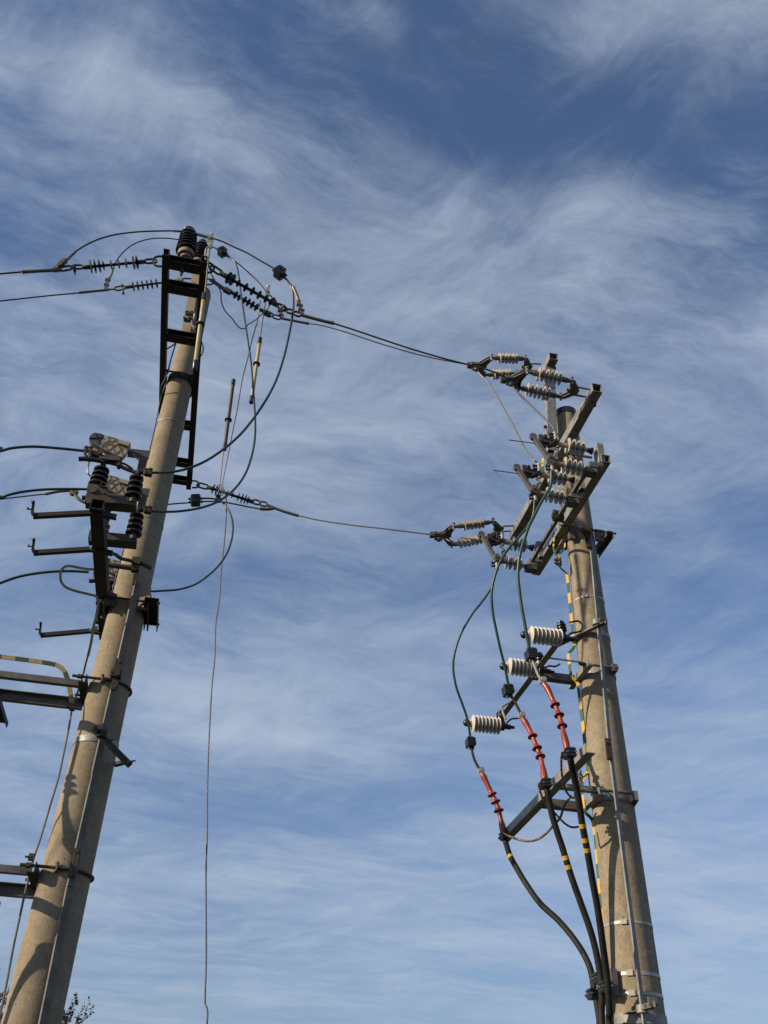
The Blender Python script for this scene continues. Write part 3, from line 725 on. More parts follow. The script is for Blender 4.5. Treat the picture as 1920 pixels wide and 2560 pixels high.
# ------------------------------------------------------------------ earthing sticks clipped to the lines
def stick(label, clamp, rodpts, p0, p1, ringf, tube, rpx, bands):
    """clamp: point on the wire; rod path; tube from p0 (top) to p1"""
    t = thing('earthing_stick', label, 'earthing stick', p0, 'earthing sticks clipped to the lines')
    d = (p1 - p0).normalized(); L = (p1 - p0).length; r = mpx(p0, rpx)
    part('tube', MB().cyl(p0, p1, r, 16), tube, t)
    for q, dd in ((p0, d), (p1, -d)): part('end_cap', MB().lathe(q - dd * .035, q + dd, [(0, r * .8), (.01, r * 1.2), (.11, r * 1.22), (.115, r)], 16), 'blk', t)
    part('hand_guard', MB().lathe(p0 + d * (ringf * L - .012), p1, [(0, r), (.006, r * 2.0), (.02, r * 2.05), (.028, r)], 20), 'blk', t)
    for f0, f1, m in bands: part('tape_band', MB().cyl(p0 + d * f0 * L, p0 + d * f1 * L, r * 1.03, 16), m, t)
    part('rod', MB().sweep(rodpts, .0085), 'alu', t)
    return t
tS = tA - .05
s1 = stick('yellowish earthing stick hanging against the ladder crossarm', Lp(527, 592, tA), Ls([(512, 740), (516, 700), (520, 660), (524, 620)], tS),
           Lp(510.5, 738, tS), Lp(487.5, 918, tS), .42, 'frp', 5.2, [(.04, .13, 'yel'), (.26, .31, 'galv_br'), (.36, .42, 'galv_br')])
part('wire_clamp', MB().box(Lp(527, 597, tS), .055, .06, .075).prism([Lp(521, 603, tS), Lp(534, 601, tS), Lp(531, 616, tS), (Lp(527, 620, tS)), Lp(522, 616, tS)], eA, .05)
     .cyl(Lp(528, 592, tS), Lp(529, 586, tS), .02).bolt(Lp(527, 592, tS - .04), eA, .012, .06), 'galv_br', s1)
part('hook', MB().sweep(Ls([(522, 617), (515, 624), (513, 640), (514, 650)], tS), .009), 'galv_br', s1)
tS2 = tB - .04
s2 = stick('pale yellow earthing stick hanging free below the strain insulators', Lp(668, 730, tB), Ls([(650, 848), (655, 810), (661, 770), (667, 742)], tS2),
           Lp(650, 849, tS2), Lp(628.5, 1003, tS2), .41, 'frp', 4.4, [(.05, .14, 'yel'), (.33, .40, 'galv_br')])
part('wire_clamp', MB().box(Lp(669, 728, tS2), .05, .06, .08).prism([Lp(663, 733, tS2), Lp(675, 734, tS2), Lp(669, 746, tS2), Lp(662, 742, tS2)], eA, .045)
     .cyl(Lp(670, 722, tS2), Lp(671, 715, tS2), .022).bolt(Lp(669, 727, tS2 - .04), eA, .012, .07), 'galv_br', s2)
tS3 = tC - .04
s3 = stick('stained dark earthing stick standing up from the wire by the far crossarm end', Lp(546, 1244, tC), Ls([(546, 1236), (551, 1195), (559, 1125)], tS3),
           Lp(583.5, 953, tS3), Lp(561.5, 1121, tS3), .59, 'frp_old', 4.4, [])
part('wire_clamp', MB().lathe(Lp(546, 1236, tS3), Lp(545, 1257, tS3), [(0, .012), (.02, .03), (.07, .03), (.08, .045), (.11, .045)], 12), 'iron', s3)
# the earthing lead joining them
lead = thing('earthing_lead', 'thin dark lead sagging between the first two earthing sticks', 'wire', Lp(521, 668, tS))
part('wire', MB().sweep([Lp(*q) for q in ((521, 660, -1.72), (528, 684, -1.62), (541, 708, -1.45), (552, 730, -1.2), (553, 752, -1.1), (562, 776, -.95), (580, 796, -.75), (594, 815, -.6), (605, 822, -.5),
     (614, 820, -.4), (620, 811, -.35), (624, 809, -.3), (640, 799, -.22), (655, 785, -.15), (669, 773, -.1), (673, 764, -.09), (671, 756, -.09))], .0068), 'wire_dk', lead)
rope = thing('earthing_rope', 'long twisted clear sheathed earth wire hanging down to the ground', 'wire', Lp(515, 2560, 1.2))
k = 16; up_ = [(652, 748, tS2), (650, 765, tS2), (644, 800, 0), (634, 840, .2), (622, 885, .45), (607, 945, .8), (601, 985, .95), (593, 1025, 1.2), (585, 1070, 1.4), (574, 1120, 1.6), (566, 1165, 1.72), (559, 1200, 1.8), (555, 1222, 1.8)]
low_ = [(553, 1223, 1.78), (562, 1226, 1.78), (565, 1240, 1.78), (566, 1262, 1.78), (563, 1310, 1.75), (559, 1370, 1.72), (553, 1430, 1.7), (547, 1500, 1.66), (541, 1560, 1.62), (536, 1640, 1.58), (531, 1710, 1.54), (526, 1800, 1.5),
        (522, 1890, 1.45), (519, 1980, 1.4), (517, 2080, 1.35), (516, 2180, 1.3), (515, 2290, 1.25), (515, 2400, 1.2), (513, 2500, 1.15), (513, 2600, 1.1)]
def wob(l): return [Lp(x + random.uniform(-1.6, 1.6), y, t_) for x, y, t_ in l]
wl = wob(up_); part('strand', MB().sweep(wl, .0068, 8), 'clear', rope)
lw = wob(low_); e_ = lw[-1]; lw += [V((e_.x - .02, e_.y - .1, 1.0)), V((e_.x - .05, e_.y - .15, .3)), V((e_.x - .05, e_.y - .2, .02))]
part('strand', MB().sweep(lw, .0075, 8, 8), 'rope', rope)
coil = MB()
c_ = Lp(549, 1228, 1.76); R0 = mpx(c_, 9)
pts = [c_ + eE * (R0 * (1 + .12 * math.sin(3 * k)) * math.cos(k * .42)) + eZ * (R0 * 1.15 * math.sin(k * .42)) + eA * (.004 * k - .08) for k in range(44)]
part('coil', coil.sweep(pts, .0065, 8, 2), 'clear', rope)

# ------------------------------------------------------------------ left pole switch
HT = 6.05
sb = thing('switch_beam', 'dark square steel beam clamped to the left of the pale pole', 'beam', LS(-.23, 0, HT))
part('square_tube', MB().tube_sq(LS(-.228, tL(267, 1276, HT), HT + .05), LS(-.228, SW[2] + .16, HT + .05), .105, .10, .007), 'steel_dk', sb)
part('clamp_channel', MB().chan(LS(.225, -.27, HT + .03), LS(.225, .24, HT + .03), .13, .075, .008, eE, 1), 'steel_dk', sb)
mb = MB()
for s in (-.165, .165):
    for tt in (-.13, .10):
        mb.prism([LS(s, tt, HT - .05), LS(s * 1.28, tt, HT - .05), LS(s * 1.28, tt, HT + .10), LS(s * .9, tt, HT + .10)], eA, .01)
    sg = 1 if s > 0 else -1
    mb.prism([LS(s + .035 * sg, -.2, HT - .07), LS(s + .035 * sg, .2, HT - .07), LS(s + .035 * sg, .2, HT + .11), LS(s + .035 * sg, -.2, HT + .11)], eE, .012)
    mb.prism([LS(s * .62, -.155, HT + .08), LS(s * 1.2, -.215, HT + .08), LS(s * 1.2, -.215, HT - .08), LS(s * .62, -.155, HT - .05)], eA, .008)
part('saddle_plate', mb, 'steel_br', sb)
mb = MB()
for tt, hh in ((-.20, HT + .02), (.20, HT + .02)):
    mb.cyl(LS(-.27, tt, hh), LS(.30, tt, hh), .011); mb.bolt(LS(-.17, tt, hh), eE, .013, .05); mb.bolt(LS(.215, tt, hh), -eE, .013, .05)
part('through_bolt', mb, 'iron', sb)
mb = MB()
for tt in (-.17, .14): mb.bolt(LS(-.228, tt, HT + .004), -eZ, .014, .03)
part('bolt', mb, 'galv', sb)
part('shaft', MB().sweep(Lv([(272, 1382, -.70), (288, 1386, -.62), (302, 1396, -.55), (315, 1399, -.48), (340, 1405, -.42)]), .017), 'steel_br', sb)
part('shaft', MB().sweep(Lv([(262, 1410, -.40), (286, 1414, -.40), (338, 1421, -.40)]), .026, 10), 'steel_br', sb)
part('crank', MB().bar(Lp(341, 1396, -.42), Lp(337, 1428, -.42), .07, .06, eA).bar(Lp(333, 1402, -.44), Lp(352, 1408, -.44), .05, .05, eA), 'iron', sb)
part('handle', MB().sweep(Ls([(346, 1405), (364, 1413), (381, 1421)], -.44), .022, 12), 'blk', sb)

def J(x, y): return Lp(x, y, SW[0])
def sw_phase(dt, label, full):
    D = eA * dt
    t = thing('switch_pole', label, 'switch', J(278, 1262) + D, 'switch poles on the dark square beam')
    p = lambda x, y, o=0.0: Lp(x, y, SW[0]) + eA * o + D
    P = lambda l, o=0.0: [p(x, y, o) for x, y in l]
    bq = [Lp(x, y, SW[0] + .05) + D for x, y in ((215, 1252), (341, 1264))]
    part('cross_beam', MB().bar(bq[0], bq[1], .12, .075), 'steel_br', t)
    part('base_plate', MB().prism(P([(221, 1223), (246, 1226), (247, 1231), (256, 1233), (272, 1232), (270, 1240), (263, 1247), (252, 1250), (240, 1250), (218, 1243), (224, 1240)], -.075), eA, .012)
         .bolt(p(234, 1240, -.08), eA, .018, .02, .012), 'steel_br', t)
    part('bracket', MB().tube_sq(p(259, 1229, -.10), p(259, 1229, .06), .045, .045, .005), 'steel_br', t)
    part('bracket', MB().prism(P([(217, 1251), (252, 1258), (250, 1268), (216, 1267)], -.03), eA, .05), 'steel_br', t)
    for (x0, y0, x1, y1, r0, ck) in ((240, 1225, 259.5, 1158, 22.5, 6.5), (330, 1256, 345.5, 1176, 20.5, 5.8)):
        a, b = p(x0, y0), p(x1, y1); L = (b - a).length; d = (b - a).normalized(); m = mpx(a, 1)
        ins = part('insulator', MB().sheds(a + d * L * .14, b - d * L * .12, ck * m * 1.2, [((i + .6) / 4.1, r0 * m * (1 - .045 * i)) for i in range(4)], .055, -.02, 32), 'porc', t)
        part('base_cap', MB().cyl(a, a + d * L * .27, ck * 1.25 * m, 24), 'steel_br', ins)
        part('top_cap', MB().lathe(b - d * L * .16, b, [(0, ck * 1.2 * m), (L * .1, ck * 1.1 * m), (L * .16, ck * .8 * m)], 24), 'steel_br', ins)
    # arc chute with its rib lattice
    out = [(223, 1104), (226, 1097), (233, 1091), (242, 1090), (254, 1092.5), (262, 1096.5), (270, 1099), (290, 1106.5), (307, 1112), (327, 1118.5), (319, 1131), (315, 1142), (307, 1150), (300, 1151.5), (290, 1146), (265, 1135.5), (249, 1126), (233, 1117), (225, 1111)]
    def inx(l): return P(l, -.05)
    ch = part('arc_chute', MB().prism(P(out[5:17], -.02), eA, .05), 'chute', t)
    part('chute_tip', MB().prism(P(out[:6] + [(256, 1111), (249, 1126)] + out[17:], -.02), eA, .046), 'smoke', ch)
    rb = MB(); bx = lambda a, b, w_=.008: rb.bar(p(*a, -.046), p(*b, -.046), w_, .006, eA)
    for a, b in (((258, 1112), (271, 1138)), ((270, 1100), (290, 1145)), ((289, 1107), (308, 1147)), ((252, 1126), (273, 1109)), ((247, 1117), (290, 1122)),
                 ((255, 1126), (289, 1109)), ((272, 1135), (297, 1115)), ((291, 1143), (307, 1129)), ((270, 1100), (292, 1106)), ((292, 1107), (326, 1119)), ((249, 1126), (290, 1146)), ((290, 1146), (300, 1151))): bx(a, b)
    part('ribs', rb, 'chute_rib', ch)
    rb = MB()
    for a, b in (((224, 1104), (258, 1103)), ((238, 1091), (249, 1118)), ((251, 1093), (257, 1105))): rb.bar(p(*a, -.046), p(*b, -.046), .006, .010, eA)
    part('ribs', rb, 'blk', ch)
    part('hinge', MB().prism(P([(296, 1112), (326, 1119), (321, 1128), (296, 1121)], -.03), eA, .09), 'chute', ch)
    part('rear_shell', MB().prism(P([(226, 1117), (236, 1111), (249, 1125), (240, 1128), (232, 1126)], .02), eA, .03), 'chute', ch)
    # z shaped carrier from the right insulator
    mb = MB().prism(P([(320, 1121), (328, 1117), (376, 1122.5), (371, 1143), (318, 1136)], .03), eA, .012)
    mb.prism(P([(349, 1139), (369, 1143), (362, 1178), (341, 1177)], .02), eA, .012)
    part('chute_carrier', mb, 'steel_br', t)
    # live parts
    part('contact', MB().bar(p(248, 1153, -.03), p(300, 1158, -.03), .05, .028).bar(p(262, 1147, -.03), p(302, 1152, -.03), .04, .022).bar(p(295, 1154, -.02), p(301, 1159, -.02), .05, .04), 'steel_br', t)
    part('terminal', MB().bar(p(228, 1136, 0), p(264, 1146, 0), .06, .018).bolt(p(250, 1139, -.04), eA, .014, .03), 'iron', t)
    mb = MB()
    for x in (215, 226): mb.bar(p(x, 1126, -.02), p(x - 2, 1150, -.02), .022, .035, eA); mb.bolt(p(x + 1, 1124, -.02), -eZ, .011, .05); mb.ball(p(x, 1147, -.02), .024)
    part('cable_clamp', mb, 'iron', t)
    part('arcing_rod', MB().sweep(P([(197, 1153), (215, 1153), (243, 1156), (262, 1161)], -.03), .021, 12), 'blk', t)
    part('blade', MB().sweep(P([(262, 1157), (280, 1160), (297, 1165), (310, 1172), (325, 1178), (346, 1185)], -.01), 1, sec=[(-.010, -.013), (.010, -.013), (.010, .013), (-.010, .013)], up=eZ)
         .lathe(p(297, 1168, -.05), p(297, 1168, .04), [(0, .017), (.06, .017)], 14).sweep(P([(297, 1162), (310, 1163), (322, 1170), (331, 1176)], -.02), .010), 'iron', t)
    mb = MB().bar(p(350, 1180, 0), p(381, 1183, 0), .05, .02).box(p(371, 1186, -.01), .06, .05, .035)
    for x in (364, 376): mb.bolt(p(x, 1179, -.02), -eZ, .012, .05)
    part('cable_clamp', mb, 'iron', t)
    part('bond_wire', MB().sweep(P([(224, 1159), (220, 1172), (219.5, 1183), (221, 1190), (226, 1195)], -.03), .007), 'blk', t)
    part('bond_wire', MB().sweep(P([(331, 1135), (336, 1144), (343, 1152), (350, 1159)], -.03), .006), 'blk', t)
sw_phase(0, 'switch pole nearest the camera, with its grey tipped lattice arc chute', True)
sw_phase(SW[1] - SW[0], 'middle switch pole, lattice arc chute partly behind the dark insulators', True)
sw_phase(SW[2] - SW[0], 'lowest switch pole, mostly hidden behind the square beam and the pole', True)

# grounding arms with sprung clips below each pole of the switch
ta = tL(262, 1290, 6.03)
def ground_arm(dt, dx, label):
    t = thing('clip_bracket', label, 'bracket', Lp(262, 1289, ta) + eA * dt, 'clip arms sticking out left below the switch')
    p = lambda x, y, o=0.0: Lp(x, y, ta) + eA * (o + dt) + eE * dx
    for a, b in (((82, 1291), (232, 1283)), ((232, 1283), (290, 1294))):
        part('arm', MB().angle(p(*a), p(*b), .042, .036, .005, eZ, -1, 1), 'steel_dk', t)
    part('drop_rod', MB().bar(p(250, 1266, .02), p(252, 1283, .02), .03, .008, eA), 'steel_br', t)
    c = part('clip', MB().prism([p(79, 1288), p(77, 1283), p(78, 1272), p(83, 1262), p(87, 1257), p(87, 1253), p(84, 1252), p(80, 1258), p(84, 1268), p(86, 1280), p(83, 1288)], eA, .018), 'steel_dk', t)
    part('spring', MB().sweep([p(69, 1271), p(74, 1273), p(84, 1274)], .006).cyl(p(68, 1271), p(71, 1271.5), .012, 8), 'iron', c)
    part('jaw', MB().prism([p(76, 1253), p(79, 1252), p(86, 1261), p(82, 1264)], eA, .012), 'galv', c)
ground_arm(0, 0, 'upper dark clip arm sticking out left below the nearest switch pole')
ta2 = tL(262, 1382, 6.03); ground_arm(ta2 - ta, -.045, 'middle dark clip arm sticking out left of the square beam')
ta3 = tL(262, 1586, 6.03); ground_arm(ta3 - ta, -.11, 'lowest dark clip arm sticking out left behind the pole')

# thick cables coming in from the left
GL = 'green cables reaching the switch from the left'
t = thing('incoming_cable', 'topmost thick cable arching in to the nearest switch pole', 'cable', J(212, 1127), GL)
part('sheath', MB().sweep([ext(J(20, 1120), J(-40, 1136), 1.2, .5), J(-40, 1136), J(0, 1128), J(32, 1120), J(85, 1116.5), (J(150, 1121)), J(212, 1127.5), J(232, 1130)], .0125, 10), 'teal', t)
K = lambda x, y: Lp(x, y, SW[1])
t = thing('incoming_cable', 'second thick cable sloping in to the middle switch pole', 'cable', K(212, 1222), GL)
part('sheath', MB().sweep([ext(K(0, 1246), K(-40, 1262), 1.2, .4), K(-40, 1262), K(0, 1246), K(30, 1235), K(75, 1227), K(130, 1223), K(212, 1223), K(235, 1226)], .0125, 10), 'teal', t)
K2 = lambda x, y: Lp(x, y, SW[2])
t = thing('incoming_cable', 'lowest green cable sloping in to the lowest switch pole', 'cable', K2(215, 1430), GL)
part('sheath', MB().sweep([ext(K2(0, 1458), K2(-40, 1475), 1.2, .4), K2(-40, 1475), K2(0, 1458), K2(50, 1441), K2(110, 1431), K2(170, 1427.5), K2(222, 1430)], .0145, 10), 'green', t)
a, b = Lp(115, 1235.5, tC), Lp(0, 1248, tC)
t = thing('line_wire', 'lowest line wire leaving left just under the second thick cable', 'wire', a, 'line wires running off to the left')
part('wire', MB().sweep([Lp(118, 1235, tC), a, b, ext(a, b, 4, .06), ext(a, b, 18, .3)], .0085), 'wire_dk', t)
part('sleeve', MB().sweep(Ls([(113, 1235.5), (145, 1229), (178, 1226)], tC), .018, 12), 'sleeve', t)
part('terminal', MB().sweep(Ls([(178, 1227), (188, 1237), (200, 1250), (225, 1262)], tC), .020, 10).bolt(Lp(181, 1232, tC), eA, .02, .05).bolt(Lp(190, 1228, tC), eA, .02, .05), 'sleeve', t)

# earthing strip loop and down lead on the pale pole
FLAT = [(-.011, -.004), (.011, -.004), (.011, .004), (-.011, .004)]
t = thing('earthing_strip', 'bent flat steel earthing strip looping out left of the square beam', 'earthing strip', Lp(245, 1510, -.35))
sx = [(262, 1426), (240, 1424), (215, 1422), (192, 1418), (175, 1415), (162, 1417), (153, 1427), (151, 1440), (153, 1454), (162, 1466), (178, 1474), (203, 1481), (228, 1487), (240, 1491), (245, 1501), (245, 1513), (241, 1540), (234, 1566), (228, 1605), (220, 1640)]
part('strip', MB().sweep(Ls(sx, -.42), 1, sec=FLAT, up=eA), 'iron', t)
DT = .04
dl = MB().sweep(Lv([(220, 1638, -.42), (214, 1660, -.25), (208, 1685, -.14), (195, 1728, -.06), (181, 1770, DT), (172, 1820, DT), (160, 1880, DT), (146, 1945, DT), (128, 2005, DT), (112, 2060, DT), (98, 2105, DT),
      (85, 2143, DT), (78, 2170, DT), (62, 2235, DT), (50, 2290, DT), (35, 2360, DT), (18, 2450, DT), (2, 2530, DT), (-20, 2640, DT)]), .0085, 8)
part('down_lead', dl, 'galv_old', t)
for x, y in ((181, 1769), (79, 2143)):
    part('clamp', MB().box(Lp(x, y, DT), .045, .04, .05).cyl(Lp(x - 16, y - 1.5, -.25), Lp(x + 4, y, -.25), .008), 'iron', t)
t = thing('pole_lead', 'thin dark lead running down the left edge of the pale pole', 'wire', LS(-.18, 0, 9), None)
part('wire', MB().sweep(Lv([(419, 930, -.2), (411, 950, -.2), (403, 968, -.15), (404, 985, -.05), (399, 1010, .02), (393, 1040, .04), (386, 1075, .05), (368, 1150, .06), (350, 1220, .08), (333, 1290, .1), (318, 1345, .1), (303, 1395, .1), (287, 1455, .1), (276, 1500, .05)]), .007), 'wire_dk', t)

# ------------------------------------------------------------------ operating rod
t = thing('operating_rod', 'long steel angle operating rod running down the pale pole', 'rod', Lp(100, 2560, -.33))
sec = lambda k: [(0, 0), (k, 0), (k, .004), (.004, .004), (.004, k), (0, k)]
def rodpts(l, tt): return Ls(l, tt)
LSEC = [(0, 0), (.022, 0), (.022, .055), (.017, .055), (.017, .005), (0, .005)]
litn = (eE * -.82 - eA * .57).normalized()      # the sunlit leg faces the sun
def rod(x0, y0, x1, y1, tt):
    a, b = Lp(x0, y0, tt), Lp(x1, y1, tt); d = (b - a).normalized()
    # both legs run back from the corner that points left of the camera
    mb = MB().extr(a, b, LSEC, (litn * -1))
    return mb
tr = -.285
part('rod', rod(336, 1455, 226, 1938, tr), 'galv_old', t)
part('rod', rod(228, 1936, 165, 2215, tr - .01), 'galv_old', t)
e0, e1 = Lp(165, 2213, tr), Lp(88, 2575, tr); e2 = e0 + (e1 - e0).normalized() * 4.0; e2.z = max(e2.z, .9)
mb = MB().extr(e0, e2, LSEC, (litn * -1))
part('rod', mb, 'galv_old', t)
part('coupling', MB().bar(Lp(345, 1405, tr), Lp(337, 1462, tr), .045, .03, eA), 'iron', t)
for (x0, y0, x1, y1) in ((300, 1647, 284, 1724), (194, 2120, 178, 2195)):
    c = MB().bar(Lp(x0 - 2, y0, tr - .02), Lp(x1, y1, tr - .02), .055, .012, eA)
    for k in (.1, .9): c.bolt(lerp(Lp(x0, y0, tr - .02), Lp(x1, y1, tr - .02), k), eA, .011, .03)
    part('coupling', c, 'iron', t)
part('clevis', MB().box(Lp(291, 1685, tr - .02), .09, .07, .07).bolt(Lp(293, 1683, tr - .07), eA, .016, .03), 'iron', t)

t = thing('rod_guide', 'dark guide bracket clipping the operating rod beside the pale pole', 'bracket', Lp(255, 1845, -.3))
part('arm', MB().bar(Lp(234, 1822, -.36), Lp(326, 1914, -.30), .045, .05, eA), 'steel_dk', t)
part('arm', MB().bar(Lp(288, 1911, -.1), Lp(316, 1904, -.28), .035, .03, eA), 'steel_dk', t)
part('rod_clip', MB().lathe(Lp(258, 1828, -.36), Lp(251, 1850, -.36), [(0, .04), (.055, .04)], 18).bar(Lp(236, 1820, -.38), Lp(246, 1832, -.38), .03, .08, eA), 'steel_dk', t)
mb = MB()
for x, y in ((268, 1852), (322, 1905)): mb.bolt(Lp(x, y, -.36), (Lp(x + 10, y - 2, -.36) - Lp(x, y, -.36)), .007, .055, .01)
part('bolt', mb, 'iron', t)

# ------------------------------------------------------------------ the two platforms' brackets at the left edge
def u_clamp(parent, h, s0, r, wire=.0125, m='iron', sgn=1):
    pts = [LS(-s0 * sgn, -r, h)] + [LS(0, 0, h) + eE * sgn * (r * math.sin(math.pi * k / 14)) - eA * (r * math.cos(math.pi * k / 14)) for k in range(15)] + [LS(-s0 * sgn, r, h)]
    part('u_bolt', MB().sweep(pts, wire, 10, 3), m, parent)
def platform(label, h, up_t, lo_t, s_out, plate, cs=-1.03):
    t = thing('bracket_arm', label, 'bracket', LS(-.25, 0, h))
    part('angle_bar', MB().angle(LS(-1.9, up_t, h), LS(-rL(h) - .045, up_t, h), .055, .055, .006, eZ, -1, 1), 'galv_old', t)
    part('angle_bar', MB().chan(LS(-1.9, lo_t, h - .03), LS(-rL(h) - .045, lo_t, h - .03), .10, .05, .006, eZ, 1), 'galv_old', t)
    part('end_plate', MB().angle(LS(-rL(h) - .008, up_t - .11, h - .012), LS(-rL(h) - .008, lo_t + .06, h - .012), .06, .08, .007, eZ, -1, 1), 'steel_dk', t)
    u_clamp(t, h + .045, rL(h) + .13, rL(h) + .014)
    for s in (-1, 1): part('nut', MB().cyl(LS(-rL(h) - .085, s * (rL(h) + .014), h + .045), LS(-rL(h) - .05, s * (rL(h) + .014), h + .045), .022, 6), 'iron', t)
    mb = MB().sweep([LS(-.06, -rL(h) - .012, h + .085), LS(-.05, -rL(h) - .02, h + .07), LS(-.05, -rL(h) - .022, h + .03), LS(-.06, -rL(h) - .012, h + .01)], .012)
    part('saddle', mb, 'iron', t)
    if plate:
        part('cross_channel', MB().chan(LS(cs, up_t - .5, h + .033), LS(cs + .01, .98, h + .033), .10, .05, .007, eE, 1), 'steel_dk', t)
platform('upper pair of grey angle bars clamped to the pale pole by a round U bolt', 5.20, -.10, .24, -.9, True)
h2 = 3.59
print('platform2 t', tL(73, 2186, h2), tL(86, 2222, h2), 'rL', rL(h2))
platform('lower pair of grey angle bars clamped low on the pale pole', h2, -.13, .28, -.9, True, -.66)
t = thing('earthing_strip', 'bent yellow and green striped strip above the upper grey bars', 'earthing strip', Lp(150, 1668, -.2))
part('strip', MB().sweep(Ls([(-60, 1632), (0, 1641.5), (35, 1646), (80, 1652), (125, 1659), (146, 1665), (159, 1676), (168, 1695), (174, 1720), (178, 1745), (181, 1770)], .03), 1, sec=[(-.004, -.0205), (.004, -.0205), (.004, .0205), (-.004, .0205)], up=eZ), 'yg_pale', t)

# the cable hung from the upper bars just outside the photo: its shadow falls on the pale pole
def surfL(x, y):
    r = ray(x, y).normalized(); p = CAM.copy(); lo, hi = 2.0, 14.0
    d = lo
    for _ in range(3000):
        p = CAM + r * d; q = p - V((OL.x, OL.y, 0)); rho = math.hypot(q.x, q.y) - rL(p.z)
        if rho < .001: break
        d += max(rho * .5, .0005)
        if d > hi: break
    return p
def caster(x, y, d): return surfL(x, y) + sdir * d
cp = [caster(x, y, 1.45) for x, y in ((172, 1943), (170, 1961), (169, 1978), (164, 1996), (162, 2020), (164, 2048), (168, 2078), (176, 2103), (186, 2124))]
v_ = (cp[-1] - cp[-2]).normalized()
bp = [caster(x, y, 1.05) for x, y in ((124, 2376), (102, 2392), (77, 2416), (54, 2449), (36, 2486), (22, 2521), (12, 2556))]
e_ = bp[-1]
t = thing('power_cable', 'black cable hanging just left of the pale pole, its end shedded', 'power cable', cp[0])
part('jacket', MB().sweep([cp[3]] + cp[4:] + [lerp(cp[-1], bp[0], .35) - eA * .16, lerp(cp[-1], bp[0], .72) - eA * .13] + bp + [V((e_.x - .25, e_.y + .1, 1.2)), V((e_.x - .3, e_.y + .15, 0))], .026, 12), 'rub', t)
tm = part('termination', MB().sweep([cp[0] + eZ * .35 - eE * .02, cp[0] + eZ * .15, cp[0], cp[1], cp[2], cp[3]], .024, 12), 'red', t)
for k in (0, 1, 2): part('rain_shed', MB().lathe(cp[k] - eZ * .04, cp[k] + eZ, [(0, .028), (.03, .034), (.04, .062), (.048, .062), (.05, .03)], 20), 'red', tm)
part('bare_lead', MB().sweep([cp[0] + eZ * .34 - eE * .02, cp[0] + eZ * .55 - eE * .05, cp[0] + eZ * .8 - eE * .3], .012), 'galv', t)
part('screen_lead', MB().sweep([caster(160, 2020, 1.42), caster(154, 2031, 1.42), caster(147, 2044, 1.40), caster(139, 2057, 1.38), caster(131, 2073, 1.38) - eE * .2 - eZ * .1], .009), 'copper', t)
print('outside', [tuple(round(v) for v in ((lambda c: (960 + FPX * c.x / -c.z, 1280 - FPX * c.y / -c.z))(ROT.transposed() @ (p - CAM)))) for p in cp + bp])

# ================================================================== RIGHT POLE: ARM, POST AND DOUBLE STRINGS
HA = 8.20
arm = thing('crossarm', 'square grey steel arm reaching across the top of the shorter pole', 'crossarm', RS(-.2, 0, HA))
part('square_tube', MB().tube_sq(RS(-.195, -1.20, HA), RS(-.200, 1.42, HA), .10, .11, .006), 'galv', arm)
mb = MB()
for tt in (-1.05, -.62, -.28, .95): mb.cyl(RS(-.197, tt, HA - .0555), RS(-.197, tt, HA - .0575), .014, 12)
part('bolt_hole', mb, 'blk', arm)
mb = MB()
for tt, hh in ((-1.12, .02), (-.98, -.02), (-.35, .03), (1.3, .02)): mb.bolt(RS(-.145, tt, HA + hh), eE, .013, .02)
part('bolt', mb, 'iron', arm)
part('cleat', MB().angle(RS(-.148, -.12, HA - .02), RS(-.148, .12, HA - .02), .06, .08, .008, eZ, 1, 1).bar(RS(-.12, -.17, HA + .02), RS(.17, -.17, HA + .02), .02, .02), 'galv_old', arm)
pb = RS(-.262, -.10, HA + .062); ptop = RS(-.182, -.10, 9.585)
pst = thing('top_post', 'upright grey steel post with a square tube head beside the black pole cap', 'post', pb)
part('square_tube', MB().tube_sq(pb, ptop, .105, .085, .006, eA), 'galv', pst)
part('head_tube', MB().tube_sq(ptop + eZ * .05 - eA * .16, ptop + eZ * .05 + eA * .14, .105, .10, .006), 'galv', pst)
part('bolt_hole', MB().cyl(ptop + eZ * -.0015 - eA * .10, ptop - eZ * .0035 - eA * .10, .018, 12), 'blk', pst)
mb = MB()
for k in (.28, .62): mb.bolt(lerp(pb, ptop, k) - eE * .055, -eE, .012, .03)
mb.bolt(ptop + eE * .055 + eZ * .03, eE, .012, .03)
part('bolt', mb, 'iron', pst)

